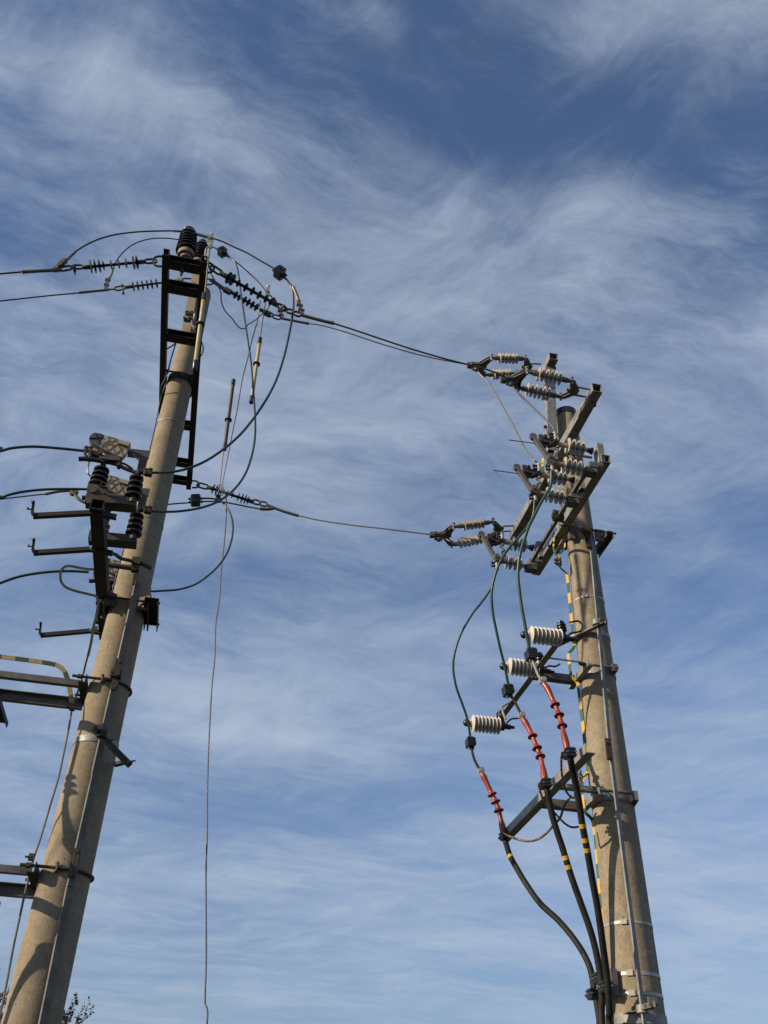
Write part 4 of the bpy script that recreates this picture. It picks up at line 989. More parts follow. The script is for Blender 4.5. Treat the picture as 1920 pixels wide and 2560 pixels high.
def double_string(label, t0, clamp, kl, kr, top, bot, shT, shB, rT, U, ud, mt, dt=.14):
    """two short insulators between two yoke plates; pixel pairs as in the photo"""
    t = thing('double_strain_string', label, 'insulator', Rp(*clamp, t0), 'double insulator strings on the shorter pole')
    pc = Rp(*clamp, t0)
    for nm, kk, sgn in (('l', kl, 1), ('r', kr, -1)):
        a, b = Rp(*kk[0], t0 - dt), Rp(*kk[1], t0 + dt); m = (a + b) / 2
        tip = pc if nm == 'l' else (Rp(*U[0], t0) + Rp(*U[1], t0)) / 2
        c = m + (tip - m).normalized() * .05
        for o in (-.018, .018):
            mb = MB().prism([a + eE * .015 * sgn, c + (b - a) * .12, c - (b - a) * .12 + (b - a) * .24, b + eE * .015 * sgn, b - eE * .035 * sgn, c - eE * .075 * sgn + (b - a) * .1, c - eE * .075 * sgn - (b - a) * .1, a - eE * .035 * sgn][::1], eZ, .008)
            mb.v = [v + eZ * o for v in mb.v]
            part('yoke_plate', mb, 'galv_old', t)
        mb = MB()
        for q in (a, b): mb.bolt(q + eZ * .04, -eZ, .012, .08)
        part('yoke_bolt', mb, 'galv', t)
    for ends, sh, dd in ((top, shT, -dt), (bot, shB, dt)):
        a, b = Rp(*ends[0], t0 + dd), Rp(*ends[1], t0 + dd); d = (b - a).normalized(); L = (b - a).length
        X = lambda x: (x - ends[0][0]) / (ends[1][0] - ends[0][0])
        f0, f1 = X(sh[0]), X(sh[1]); n = 6; r = mpx(a, rT * 1.15)
        ins = part('insulator', MB().sheds(a + d * L * (f0 - .06), a + d * L * (f1 + .06), r * .34, [((i + .6) / (n + .2), r if i % 2 == 0 else r * .93) for i in range(n)], .018, -.010, 28), mt, t)
        for q, e_, k in ((a, d, f0), (b, -d, 1 - f1)): part('end_fitting', MB().cyl(q, q + e_ * L * (k - .02), .019, 14).cyl(q + e_ * L * max(k - .16, .02), q + e_ * L * k, .027, 14), 'galv_old', ins)
    # clamp holding the span wire, with its keeper bolts
    q = (Rp(*kl[0], t0 - dt) + Rp(*kl[1], t0 + dt)) / 2; d = (q - pc).normalized()
    part('wedge_clamp', MB().bar(pc - d * .09, pc + d * .10, .05, .06, eZ).bar(pc - d * .05, pc + d * .05, .09, .03, eZ).bolt(pc - d * .02 + eZ * .03, -eZ, .014, .10).bolt(pc + d * .05 + eZ * .03, -eZ, .014, .10).ball(pc + d * .02 - eZ * .06, .03), 'galv_old', t)
    part('link', MB().cyl(pc + d * .08, q - d * .02, .02, 12), 'galv', t)
    tipm = (Rp(*kr[0], t0 - dt) + Rp(*kr[1], t0 + dt)) / 2; um = (Rp(*U[0], t0) + Rp(*U[1], t0)) / 2
    a0, a1 = um - eA * .055, um + eA * .055; d = (tipm - um).normalized()
    part('u_bolt', MB().ushape(a0, a1, um + d * ud, .011), 'galv', t)
    part('link', MB().cyl(tipm, um + d * (ud - .03), .018, 12).link_ring(um + d * (ud - .055), um + d * (ud + .03), .05, .011, eZ), 'galv', t)
    return t
tRA, tRB, tRC = -1.09, -.10, 1.30
double_string('grey insulator pair tied to the near end of the square arm', tRA, (1272, 949), ((1318, 928), (1296, 970)), ((1430, 953), (1401, 993)),
              ((1322, 930), (1427, 953)), ((1297, 969), (1400, 992)), (1349, 1402), (1321, 1373), 16, ((1471, 975), (1466, 990)), .17, 'sil')
double_string('beige insulator pair tied to the head of the upright grey post', tRB, (1186, 914), ((1229, 895), (1211, 938)), ((1313, 897), (1292, 935)),
              ((1232, 895), (1311, 897)), ((1214, 937), (1291, 935)), (1250, 1294), (1235, 1277), 12, ((1350, 910), (1346, 927)), .15, 'sil')
double_string('dusty insulator pair tied to the far end of the square arm', tRC, (1093, 1338), ((1134, 1317), (1129, 1362)), ((1233, 1305), (1230, 1341)),
              ((1137, 1317), (1231, 1305)), ((1131, 1362), (1229, 1342)), (1162, 1208), (1153, 1202), 11.5, ((1283, 1313), (1277, 1329)), .17, 'silg')

# ================================================================== DISCONNECTOR
HD = 7.25
bm_ = thing('disconnector_beam', 'square grey beam below the arm, carrying the three open disconnector poles', 'beam', RS(-.225, 0, HD))
part('square_tube', MB().tube_sq(RS(-.228, -1.22, HD), RS(-.228, .74, HD), .09, .09, .006), 'galv', bm_)
mb = MB()
for tt in (-.05, .02, .07, .2): mb.cyl(RS(-.2740, tt, HD), RS(-.2755, tt, HD), .012, 10)
part('bolt_hole', mb, 'blk', bm_)
part('operating_shaft', MB().angle(RS(-.425, -1.2, 7.10), RS(-.425, .40, 7.10), .035, .035, .005, eZ, 1, 1), 'galv_old', bm_)
part('clamp_channel', MB().chan(RS(.225, -.22, HD - .05), RS(.225, .17, HD - .05), .085, .06, .007, eE, 1), 'galv_old', bm_)
mb = MB()
mb.box(RS(-.155, -.12, HD - .02), .06, .05, .26).box(RS(.17, -.10, HD - .03), .10, .03, .14).box(RS(-.14, .12, HD - .02), .06, .05, .16)
part('saddle_plate', mb, 'galv_old', bm_)
mb = MB()
for tt in (-.185, .185): mb.cyl(RS(-.29, tt, HD - .04), RS(.31, tt, HD - .04), .011).bolt(RS(.245, tt, HD - .04), -eE, .013, .03)
part('through_bolt', mb, 'iron', bm_)
mb = MB().sweep(Rv([(1394, 1292, -.42), (1405, 1303, -.40), (1418, 1311, -.37), (1438, 1318, -.34), (1466, 1332, -.31)]), .015, 10)
part('crank_rod', mb, 'galv_old', bm_)
part('crank', MB().box(Rp(1395, 1290, -.42), .10, .07, .09).bolt(Rp(1386, 1282, -.45), eE, .02, .05).bolt(Rp(1388, 1290, -.5), eA, .02, .04).lathe(Rp(1467, 1331, -.34), Rp(1467, 1331, -.28), [(0, .045), (.05, .045)], 14).lathe(Rp(1454, 1333, -.30), Rp(1454, 1333, -.24), [(0, .04), (.05, .04)], 14), 'iron', bm_)
part('brace', MB().bar(Rp(1428, 1318, -.12), Rp(1391, 1384, .14), .05, .012, eZ), 'galv', bm_)

tD = [-1.16, -.77, .42]
def disc_pole(i, label, up, lo, blade, jaw, whip, mt, upbase, lobase, silv, r):
    t0 = tD[i]; P = lambda q, o=0.0: Rp(q[0], q[1], t0 + o)
    t = thing('disconnector_pole', label, 'disconnector', P(lobase[0]), 'open disconnector poles on the shorter pole')
    for nm, (l, rr, sh), o in (('u', up, .0), ('l', lo, -.03)):
        a, b = P(rr, o), P(l, o); d = (b - a).normalized(); L = (b - a).length
        X = lambda x: (rr[0] - x) / (rr[0] - l[0])
        m = mpx(a, 1)
        fmax = X(min(sh)) ; f0 = X(max(sh))
        ins = part('insulator', MB().sheds(a + d * L * max(f0 - .10, .02), a + d * L * (fmax + .12), 4.6 * m, [((X(x) - max(f0 - .10, .02)) / (fmax + .12 - max(f0 - .10, .02)), r * m * (1 - .03 * k)) for k, x in enumerate(sorted(sh))], .024, .014, 32), mt, t)
        part('end_fitting', MB().lathe(a - d * .02, b, [(0, 9 * m), (.012, 9 * m), (.03, 6 * m), (L * max(f0 - .05, .05), 6.5 * m)], 20), 'blk', ins)
        part('end_fitting', MB().cyl(a + d * L * (fmax + .10), b, 6.2 * m, 20).cyl(a + d * L * .90, b + d * .01, 6.8 * m, 20), 'sil' if mt == 'sil' else 'silg', ins)
    (ux0, uy0, ux1, uy1), (lx0, ly0, lx1, ly1) = upbase[1], lobase[1]
    a, b = P((ux0, uy0)), P((ux1, uy1))
    part('base_plate', MB().chan(a + eE * .03, b + eE * .03, .10, .06, .007, eA, 1), 'galv', t)
    a = P(((lx0 + lx1) / 2, (ly0 + ly1) / 2), -.02)
    part('base_bracket', MB().box(a, mpx(a, lx1 - lx0), .10, mpx(a, ly1 - ly0) * .9).bolt(a + eE * .06 - eA * .05, -eA, .014, .02).box(a - eZ * .065 - eE * .03, .11, .09, .05), 'galv_old', t)
    # blade hinged on the lower insulator, open
    h0, h1 = P(blade[0], -.05), P(blade[1], -.05)
    part('hinge', MB().bar(P(lo[0], -.05), P((blade[0][0], blade[0][1]), -.05), .06, .06, eZ).bolt(h0 + eA * -.05, eA, .014, .06), 'galv_old', t)
    bl = part('blade', MB().bar(h0, h1, .034, .045, eA), 'galv_old', t)
    d = (h1 - h0).normalized()
    n_ = 20; rr = .036; cc = h1 + d * .01
    yv = d; xv = d.cross(eA).normalized()
    pts = [cc + (xv * math.cos(2 * math.pi * k / n_) + yv * math.sin(2 * math.pi * k / n_)) * rr for k in range(n_)]
    part('blade_eye', MB().prism(pts, eA, .03).prism([cc - xv * .03, cc - xv * .01, cc - xv * .025 - d * .085], eA, .012), 'galv_old', bl)
    # jaw on the upper insulator
    j0, j1 = P(jaw[0]), P(jaw[1])
    mb = MB().bar(j0, j1, .045, .055, eZ).box(j0, .035, .03, .13).bolt(lerp(j0, j1, .2) + eZ * .03, -eA, .015, .05).bolt(lerp(j0, j1, .6) - eZ * .03, -eA, .013, .05)
    mb.ball(lerp(j0, j1, .45) - eZ * .05, .022).ball(lerp(j0, j1, .15) - eZ * .07, .025)
    part('jaw', mb, 'iron', t)
    part('arcing_whip', MB().sweep([P(whip[0], -.04), P(whip[1], -.04), h1 if False else P((whip[1][0] + 4, whip[1][1] + .6), -.04)], .0045, 6), 'blk', t)
    # spring and pigtail between the two contacts
    a, b = P((jaw[1][0] - 4, jaw[1][1] + 2), -.03), P((lo[0][0] + 2, lo[0][1] - 8), -.05); mb = MB()
    for k in range(9):
        q = lerp(a, b, k / 8) + eE * .016 * math.sin(k * 2.1) ; q2 = lerp(a, b, (k + .9) / 8) - eE * .016 * math.sin(k * 2.1)
        mb.sweep([q, (q + q2) / 2 + eE * .02 * math.cos(k * 1.7), q2], .008, 6)
        if k % 3 == 1: mb.ball(q, .017)
    part('pigtail', mb, 'galv_old', t)
    for q in silv:
        p = P(q, -.02); mb = MB().cyl(p - eZ * .045, p + eZ * .045, .021, 14)
        tm = part('terminal', mb, 'galv_br', t)
        mb = MB()
        for k in (-.02, .02): mb.bolt(p + eZ * k - eE * .045, eE, .010, .05)
        mb.box(p - eZ * .055 , .03, .03, .03)
        part('terminal_bolt', mb, 'iron', tm)
    return t
disc_pole(0, 'open disconnector pole nearest the camera, hooked blade pointing up left', ((1397, 1111), (1476, 1127), (1423, 1436, 1448, 1460)), ((1387, 1158), (1467, 1175), (1414, 1426, 1439, 1452)),
          ((1372, 1148), (1334, 1094)), ((1352, 1101), (1396, 1110)), ((1273, 1100), (1333, 1108)), 'sil', ((0, 0), (1480, 1114, 1486, 1160)), ((1480, 1170), (1469, 1160, 1492, 1178)), ((1388, 1091), (1380, 1171)), 21.5)
disc_pole(1, 'open disconnector pole second from the camera, sunlit beige sheds before the pole', ((1355, 1187.5), (1430, 1200), (1380, 1391, 1404, 1415)), ((1343, 1232), (1421, 1247), (1370, 1383, 1396, 1407)),
          ((1330, 1226), (1293, 1171)), ((1311, 1177), (1350, 1187)), ((1235, 1176), (1296, 1184)), 'sil', ((0, 0), (1433, 1186, 1439, 1226)), ((1436, 1244), (1423, 1236, 1449, 1254)), ((1347, 1170), (1338, 1244)), 19.8)
disc_pole(2, 'open disconnector pole farthest from the camera, over the far end of the beam', ((1262, 1354), (1328, 1369), (1284, 1294, 1305, 1315)), ((1257, 1402), (1318, 1417), (1271, 1281, 1293, 1304)),
          ((1239, 1396), (1204, 1338)), ((1223, 1348), (1257, 1355)), ((1152, 1344), (1192, 1350)), 'silg', ((0, 0), (1331, 1358, 1338, 1396)), ((1332, 1410), (1320, 1400, 1345, 1421)), ((1255, 1339), (1242, 1412)), 18.2)

# down leads from the strings to the disconnector
GW = 'bare down leads to the disconnector'
t = thing('down_lead', 'bare wire curving from the near string down across the upright post', 'wire', Rp(1278, 961, tRA), GW)
part('wire', MB().sweep(Rv([(1266, 944, tRA), (1278, 961, tRA), (1296, 983, tRA), (1317, 1004, tRA), (1360, 1045, -1.13), (1377, 1061, -1.15), (1385, 1073, tD[0]), (1388, 1090, tD[0] - .02)]), .0085), 'alu', t)
t = thing('down_lead', 'pale bare wire hanging from the post string to the second disconnector pole', 'wire', Rp(1194, 930, tRB), GW)
part('wire', MB().sweep(Rv([(1188, 918, tRB), (1196, 931, tRB), (1224, 961, -.2), (1254, 1012, -.35), (1282, 1062, -.5), (1302, 1102, -.62), (1320, 1134, -.7), (1335, 1150, tD[1]), (1344, 1158, tD[1]), (1347, 1170, tD[1] - .02)]), .0085), 'alu', t)
t = thing('down_lead', 'bare wire sagging under the dusty far string to the farthest disconnector pole', 'wire', Rp(1114, 1347, tRC), GW)
part('wire', MB().sweep(Rv([(1098, 1338, tRC), (1112, 1346, tRC), (1135, 1357, 1.2), (1162, 1361, 1.05), (1190, 1353, .85), (1217, 1341, .65), (1236, 1333, .5), (1250, 1334, tD[2]), (1255, 1340, tD[2] - .02)]), .009), 'alu', t)

# ================================================================== CABLES, ARRESTERS, CABLE ENDS
H5, H4 = 5.60, 4.42
a_s = -.60
TA = [tR(1396, 1590, H5 + .02), tR(1338, 1672, H5 + .02), tR(1248, 1812, H5)]
TC_ = [tR(1432, 1890, H4), tR(1374, 1966, H4), tR(1272, 2094, H4)]
print('arresters', [round(x, 2) for x in TA], 'cable ends', [round(x, 2) for x in TC_])
t = thing('arrester_bracket', 'grey angle arm on the shorter pole holding the three cream surge arresters', 'bracket', RS(a_s, .2, H5))
part('angle_bar', MB().angle(RS(a_s + .03, tR(1387, 1608, H5) - .02, H5), RS(a_s + .02, tR(1263, 1792, H5) + .02, H5), .06, .06, .006, eZ, -1, 1), 'galv', t)
part('brace', MB().bar(RS(a_s, -.24, H5 + .03), RS(-.22, -.24, H5 + .03), .07, .008, (eZ * .8 - eA * .6)), 'galv_old', t)
part('brace', MB().angle(RS(a_s, .06, H5 - .012), RS(-.20, .06, H5 - .012), .07, .07, .006, eZ, -1, 1), 'galv_old', t)
part('back_plate', MB().angle(RS(-rR(H5) - .05, -.30, H5 - .02), RS(-rR(H5) - .05, .20, H5 - .02), .05, .06, .007, eZ, 1, 1), 'galv', t)
u_c = [RS(-.26, -.20, H5 + .04), RS(.10, -.20, H5 + .04)]
part('clamp_bolt', MB().cyl(*u_c, .012).bolt(RS(-.22, -.2, H5 + .04), -eE, .014, .03).bolt(RS(.09, -.2, H5 + .04), eE, .014, .03).bar(RS(.085, -.215, H5 + .04), RS(.085, -.13, H5 + .04), .05, .07), 'galv_old', t)
mb = MB()
for k in (.30, .36, .62, .67, .80): q = lerp(RS(a_s - .002, tR(1387, 1608, H5), H5 - .001), RS(a_s - .005, tR(1263, 1792, H5), H5 - .001), k); mb.cyl(q, q - eZ * .0025, .012, 10)
part('slot', mb, 'blk', t)

t = thing('cable_bracket', 'grey angle arm on the shorter pole holding the red cable ends', 'bracket', RS(-.62, .1, H4))
part('angle_bar', MB().angle(RS(-.64, tR(1453, 1880, H4), H4), RS(-.62, tR(1276, 2104, H4) + .02, H4), .075, .075, .007, eZ, 1, 1), 'galv', t)
part('brace', MB().angle(RS(-.62, -.20, H4 + .008), RS(-rR(H4) - .06, -.20, H4 + .008), .06, .06, .006, eZ, 1, 1), 'galv', t)
part('brace', MB().angle(RS(-.62, .13, H4 - .012), RS(-rR(H4) - .06, .13, H4 - .012), .07, .07, .006, eZ, -1, 1), 'galv_old', t)
part('back_plate', MB().angle(RS(-rR(H4) - .06, -.28, H4 - .02), RS(-rR(H4) - .06, .22, H4 - .02), .05, .06, .007, eZ, 1, 1), 'galv', t)
part('clamp_bolt', MB().cyl(RS(-.31, -.22, H4 + .04), RS(.12, -.22, H4 + .04), .013).bolt(RS(-.255, -.22, H4 + .04), -eE, .015, .03).bar(RS(.10, -.235, H4 + .02), RS(.13, -.11, H4 + .02), .05, .08), 'galv_old', t)
mb = MB()
for k in (.14, .60, .63, .66, .42, .93): q = lerp(RS(-.60, tR(1453, 1880, H4), H4 - .001), RS(-.58, tR(1276, 2104, H4), H4 - .001), k); mb.cyl(q, q - eZ * .0025, .013, 10)
part('slot', mb, 'blk', t)

def arrester(i, label, ball, p0, p1, rpx, lead, blk):
    t0 = TA[i]; P = lambda x, y, o=0.0: Rp(x, y, t0 + o)
    t = thing('surge_arrester', label, 'surge arrester', P(*p1), 'cream surge arresters on the grey arm')
    a, b = P(*p0), P(*p1); m = mpx(a, 1); n = 8; rpx *= 1.10
    d = (b - a).normalized()
    part('housing', MB().sheds(a, b, rpx * .42 * m, [((k + .5) / n, rpx * m) for k in range(n)], .012, .012, 40), 'white', t)
    part('ball_cap', MB().ball(P(*ball), 9.6 * m, d).cyl(P(*ball), a + d * .01, 5.5 * m, 16), 'blk', t)
    part('disconnector', MB().cyl(b - d * .005, b + d * .05, 11 * m, 20).cyl(b + d * .05, b + d * .12, 6.5 * m, 16).cyl(b + d * .12, b + d * .16, 4 * m, 12), 'blk', t)
    q0, q1 = P(*blk[0], .03), P(*blk[1], .03); dd = (q1 - q0).normalized(); L = (q1 - q0).length
    part('mount', MB().sheds(q0, q1, 5.5 * m, [(.12, 9 * m), (.30, 12 * m), (.48, 12 * m), (.66, 12 * m), (.85, 8 * m)], .03, 0, 20).bar(q1, b + d * .03, .07, .05, eA), 'blk', t)
    part('earth_lead', MB().sweep([P(x, y, .02) for x, y in lead], .009, 8), 'blk', t)
arrester(0, 'uppermost cream surge arrester, right beside the striped pole edge', (1310, 1587), (1320, 1586), (1401, 1595), 20.5,
         [(1424, 1556), (1446, 1553), (1456, 1565), (1450, 1578), (1428, 1583), (1421, 1590), (1422, 1599)], ((1401, 1553), (1408, 1590)))
arrester(1, 'middle cream surge arrester, behind the red cable end', (1258, 1666), (1266, 1664.5), (1344, 1675), 20,
         [(1367, 1678), (1365, 1669), (1374, 1665), (1388, 1666), (1400, 1660)], ((1347, 1632), (1352, 1668)))
arrester(2, 'lowest cream surge arrester, hanging free at the outer end of the grey arm', (1167, 1807), (1175, 1807.5), (1248, 1815), 19.5,
         [(1268, 1818), (1267, 1808), (1278, 1798), (1292, 1796), (1302, 1795)], ((1253, 1776), (1252, 1806)))
t = thing('earth_bar', 'small bent rod bracket on the grey angle arm below the middle arrester', 'bracket', Rp(1266, 1765, .9))
part('rod', MB().sweep([Rp(x, y, .85) for x, y in ((1280, 1748), (1277, 1753), (1255, 1768), (1256, 1775), (1264, 1799))], .012, 8, 3), 'galv', t)

GG = 'green cables from the disconnector to the arresters'
def mixR(pts, t0, t1):
    L = [0]
    for i in range(1, len(pts)): L.append(L[-1] + math.dist(pts[i], pts[i - 1]))
    return [Rp(x, y, lerp(t0, t1, l / L[-1])) for (x, y), l in zip(pts, L)]
cabs = [
    ('green cable down from the nearest disconnector pole to the uppermost arrester', [(1379, 1176), (1378, 1205), (1372, 1225), (1351, 1259), (1337, 1287), (1322, 1317), (1312, 1347), (1301, 1382), (1295, 1429), (1298, 1471), (1304, 1516), (1312, 1560), (1318, 1594), (1324, 1622), (1330, 1650)]),
    ('green cable down from the second disconnector pole to the middle arrester', [(1337, 1250), (1334, 1282), (1324, 1309), (1296, 1344), (1268, 1376), (1247, 1412), (1234, 1453), (1229, 1489), (1232, 1531), (1239, 1568), (1250, 1619), (1261, 1663), (1272, 1717), (1280, 1744)]),
    ('green cable bowing out left from the farthest disconnector pole to the lowest arrester', [(1242, 1416), (1240, 1428), (1234, 1453), (1224, 1477), (1202, 1508), (1180, 1536), (1153, 1583), (1138, 1627), (1133, 1668), (1140, 1715), (1155, 1758), (1167, 1793), (1174, 1830), (1177, 1868)])]
for i, (lb, pts) in enumerate(cabs):
    t = thing('green_cable', lb, 'cable', Rp(*pts[0], tD[i]), GG)
    part('sheath', MB().sweep(mixR(pts, tD[i] - .03, TA[i] - .09), .0140 if i == 0 else .0122, 10), 'green', t)
GB = 'black branch connectors below the arresters'
for i, (lb, c, e0, e1) in enumerate((('black connector hanging under the uppermost arrester', (1328, 1637), (1323, 1619), (1332, 1656)), ('black connector hanging under the middle arrester', (1270, 1727), (1266, 1708), (1276, 1748)),
                                     ('black connector hanging under the lowest arrester', (1176.5, 1857), (1174, 1840), (1178, 1876)))):
    connector(lb, Rp(*c, TA[i] - .09), Rp(*e1, TA[i] - .09) - Rp(*e0, TA[i] - .09), .088, GB, eE)

def power_cable(i, label, leadp, lug, redp, sh, blackp, tbl, tape, bl):
    t0, t1 = TA[i] - .09, TC_[i] - .06
    allp = leadp + [lug] + redp
    L = [0]
    for k in range(1, len(allp)): L.append(L[-1] + math.dist(allp[k], allp[k - 1]))
    tt = [lerp(t0, t1, l / L[-1]) for l in L]; W3 = [Rp(x, y, q) for (x, y), q in zip(allp, tt)]
    nl = len(leadp); t = thing('power_cable', label, 'power cable', W3[-1], 'black power cables with red ends')
    part('bare_lead', MB().sweep(W3[:nl + 1], .0125, 10), 'rub' if i else 'galv', t)
    lg = part('lug', MB().lathe(W3[nl] - eA * .02, W3[nl] + eA * .02, [(0, .030), (.04, .030)], 16).bar(W3[nl], W3[nl + 1], .035, .03, eA).bolt(W3[nl] - eA * .03, eA, .013, .03), 'galv_br', t)
    R3 = W3[nl + 1:]; m = mpx(R3[0], 1)
    dense = catmull(R3, 10); rad = []
    n = len(dense)
    for k in range(n):
        f = k / (n - 1)
        r = 6.6 if f < .12 else (8.0 if f < .20 else (6.6 - 1.0 * min(1, (f - .2) / .12) if f < .70 else (5.8 + 2.6 * math.sin(math.pi * min(1, (f - .70) / .24)) ** 1 if f < .94 else 6.4)))
        if f < .2: r = 6.4 + 1.4 * math.sin(math.pi * f / .2)
        rad.append(r * m)
    rt = part('termination', MB().sweep(dense, rad, 16, 1), 'red', t)
    for x, y in sh:
        k = min(range(n), key=lambda j: abs(depth(dense[j]) * 0 + (dense[j] - CAM).normalized().cross(ray(x, y).normalized()).length))
        c = dense[k]; d = (dense[min(k + 1, n - 1)] - dense[max(k - 1, 0)]).normalized()
        part('rain_shed', MB().lathe(c - d * .045, c + d, [(0, 6 * m), (.022, 6.8 * m), (.042, 12.4 * m), (.047, 12.6 * m), (.049, 11.6 * m), (.042, 6 * m), (.06, 6 * m)], 26), 'red', rt)
    B3 = []
    L = [0]
    for k in range(1, len(blackp)): L.append(L[-1] + math.dist(blackp[k], blackp[k - 1]))
    for (x, y), l in zip(blackp, L): B3.append(Rp(x, y, lerp(t1, tbl, min(1, l / L[-1]) ** .8)))
    e_ = B3[-1]; B3 += [V((e_.x, e_.y, 1.4)), V((e_.x, e_.y, .5)), V((e_.x, e_.y, -.2))]
    part('jacket', MB().sweep([W3[-1]] + B3, .0255, 14), 'rub', t)
    dense = catmull([W3[-1]] + B3, 24)
    for x, y in tape:
        k = min(range(len(dense)), key=lambda j: (dense[j] - CAM).normalized().cross(ray(x, y).normalized()).length)
        d = (dense[k + 1] - dense[k - 1]).normalized()
        part('tape_band', MB().cyl(dense[k] - d * .016, dense[k] + d * .016, .0268, 16), 'yel', t)
    return t
power_cable(0, 'black power cable closest to the pole, red end under the uppermost arrester', [(1330, 1648), (1338, 1668), (1347, 1690)], (1356, 1702),
            [(1360, 1709), (1370, 1724), (1380, 1746), (1387, 1761), (1397, 1786), (1405, 1813), (1410, 1838), (1417, 1866), (1422, 1884)], ((1387, 1764), (1397, 1789), (1405, 1816)),
            [(1426, 1898), (1432, 1928), (1441, 1969), (1449, 2015), (1456, 2062), (1468, 2125), (1481, 2200), (1495, 2276), (1509, 2377), (1518, 2449), (1524, 2530), (1527, 2600)], -.12, ((1457, 2065), (1464, 2099), (1469, 2125)), 0)
power_cable(1, 'black power cable between the other two, red end below the middle arrester', [(1279, 1742), (1290, 1760)], (1304, 1789),
            [(1307, 1796), (1316, 1811), (1330, 1838), (1343, 1871), (1351, 1892), (1357, 1918), (1362, 1948), (1365, 1960)], ((1330, 1841), (1343, 1872), (1351, 1893)),
            [(1368, 1978), (1374, 2008), (1382, 2044), (1393, 2080), (1405, 2116), (1428, 2190), (1451, 2255), (1480, 2339), (1498, 2420), (1505, 2493), (1508, 2600)], .0, ((1412.5, 2145), (1420.5, 2168)), 0)
power_cable(2, 'black power cable bowing farthest left, red end below the lowest arrester', [(1179, 1874), (1186, 1899), (1196, 1918)], (1203, 1926),
            [(1206, 1935), (1212, 1948), (1229, 1984), (1239, 2005), (1247, 2027), (1253, 2053), (1258, 2076), (1261, 2090)], ((1230, 1986), (1239, 2006), (1247, 2028)),
            [(1265, 2108), (1270, 2125), (1277, 2144), (1291, 2169), (1315, 2209), (1350, 2258), (1394, 2299), (1431, 2342), (1460, 2386), (1477, 2426), (1484, 2467), (1492, 2507), (1500, 2560), (1503, 2610)], .08, ((1277, 2142),), 0)

def cable_clamp(label, c, d, g, s=.72):
    """black two-part cable cleat"""
    d = V(d).normalized(); y = d.cross(eA).normalized(); z = d.cross(y).normalized()
    t = thing('cable_clamp', label, 'cable clamp', c, g)
    for k in (-1, 1):
        mb = MB().box(c + z * k * .030 * s, .095 * s, .055 * s, .10 * s, y, z, d)
        for f in (-.032, 0, .032): mb.box(c + z * k * .034 * s + d * f * s, .115 * s, .062 * s, .014 * s, y, z, d)
        part('half_shell', mb, 'blk', t)
    mb = MB()
    for k in (-1, 1): mb.bolt(c + y * k * .045 * s - z * .075 * s, z, .008, .15 * s)
    part('bolt', mb, 'galv_old', t)
    return t
GC = 'black clamps under the red cable ends'
for i, (lb, c, nx) in enumerate((('black clamp below the red end closest to the pole', (1423.5, 1884), (1430, 1920)), ('black clamp below the middle red end', (1364, 1960), (1370, 1990)), ('black clamp below the leftmost red end', (1262, 2089), (1267, 2112)))):
    p = Rp(*c, TC_[i] - .06); cable_clamp(lb, p, Rp(*nx, TC_[i] - .06) - p, GC)
GC = 'black clamps holding the cables at the foot of the pole'
for lb, c, tt in (('black clamp on the middle cable, highest of the cluster at the pole edge', (1497, 2446), .0), ('black clamp on the cable nearest the pole, in the lower cluster', (1514, 2467), -.12), ('black clamp on the leftmost cable, lowest of the cluster', (1484, 2485), .07)):
    p = Rp(*c, tt); cable_clamp(lb, p, Rp(c[0] + 5, c[1] + 30, tt) - p, GC, .74)
t = thing('cable_bracket', 'small steel bracket behind the cluster of black cable clamps', 'bracket', Rp(1528, 2455, -.1))
part('plate', MB().box(RS(-rR(3.05) - .02, -.10, 3.03), .05, .06, .18), 'galv_old', t)

# copper screen leads
GT = 'twisted copper leads by the red cable ends'
TT = lambda pts, a, b: mixR(pts, a, b)
t = thing('copper_lead', 'twisted copper lead sagging right from the leftmost black clamp', 'wire', Rp(1256, 2078, TC_[2]), GT)
part('wire', MB().sweep(TT([(1254, 2078), (1266, 2087), (1282, 2094), (1300, 2100), (1322, 2103), (1345, 2098), (1366, 2083), (1384, 2063), (1400, 2045), (1406, 2028), (1412, 2012), (1420, 2000), (1428, 1990)], TC_[2] - .12, -.1), .0105, 8), 'braid', t)
t = thing('copper_lead', 'twisted copper lead looping under the middle black clamp', 'wire', Rp(1348, 1960, TC_[1]), GT)
part('wire', MB().sweep(TT([(1352, 1952), (1347, 1962), (1350, 1978), (1356, 1994), (1366, 2008), (1378, 2022), (1390, 2036), (1402, 2049), (1414, 2060), (1430, 2068), (1450, 2066), (1462, 2062)], TC_[1] - .08, -.05), .009, 8), 'braid', t)
t = thing('copper_lead', 'twisted dark lead hanging from the black clamp closest to the pole', 'wire', Rp(1405, 1880, TC_[0]), GT)
part('wire', MB().sweep(TT([(1412, 1876), (1405, 1882), (1403, 1905), (1404, 1930), (1408, 1955), (1414, 1975), (1423, 1988), (1434, 1995), (1438, 1985), (1446, 1972), (1452, 1955), (1456, 1942), (1450, 1934)], TC_[0] - .08, -.2), .009, 8), 'braid', t)
t = thing('copper_lead', 'tangled bright and copper wire ends tied beside the striped pole edge', 'wire', Rp(1450, 1950, -.15), GT)
mb = MB(); rnd = random.Random(3)
for k in range(7):
    q = [Rp(1447 + rnd.uniform(-7, 9), 1928 + j * 9 + rnd.uniform(-4, 4), -.2 + rnd.uniform(-.04, .04)) for j in range(6)]; mb.sweep(q, .0045, 6)
part('wire_tangle', mb, 'alu', t)

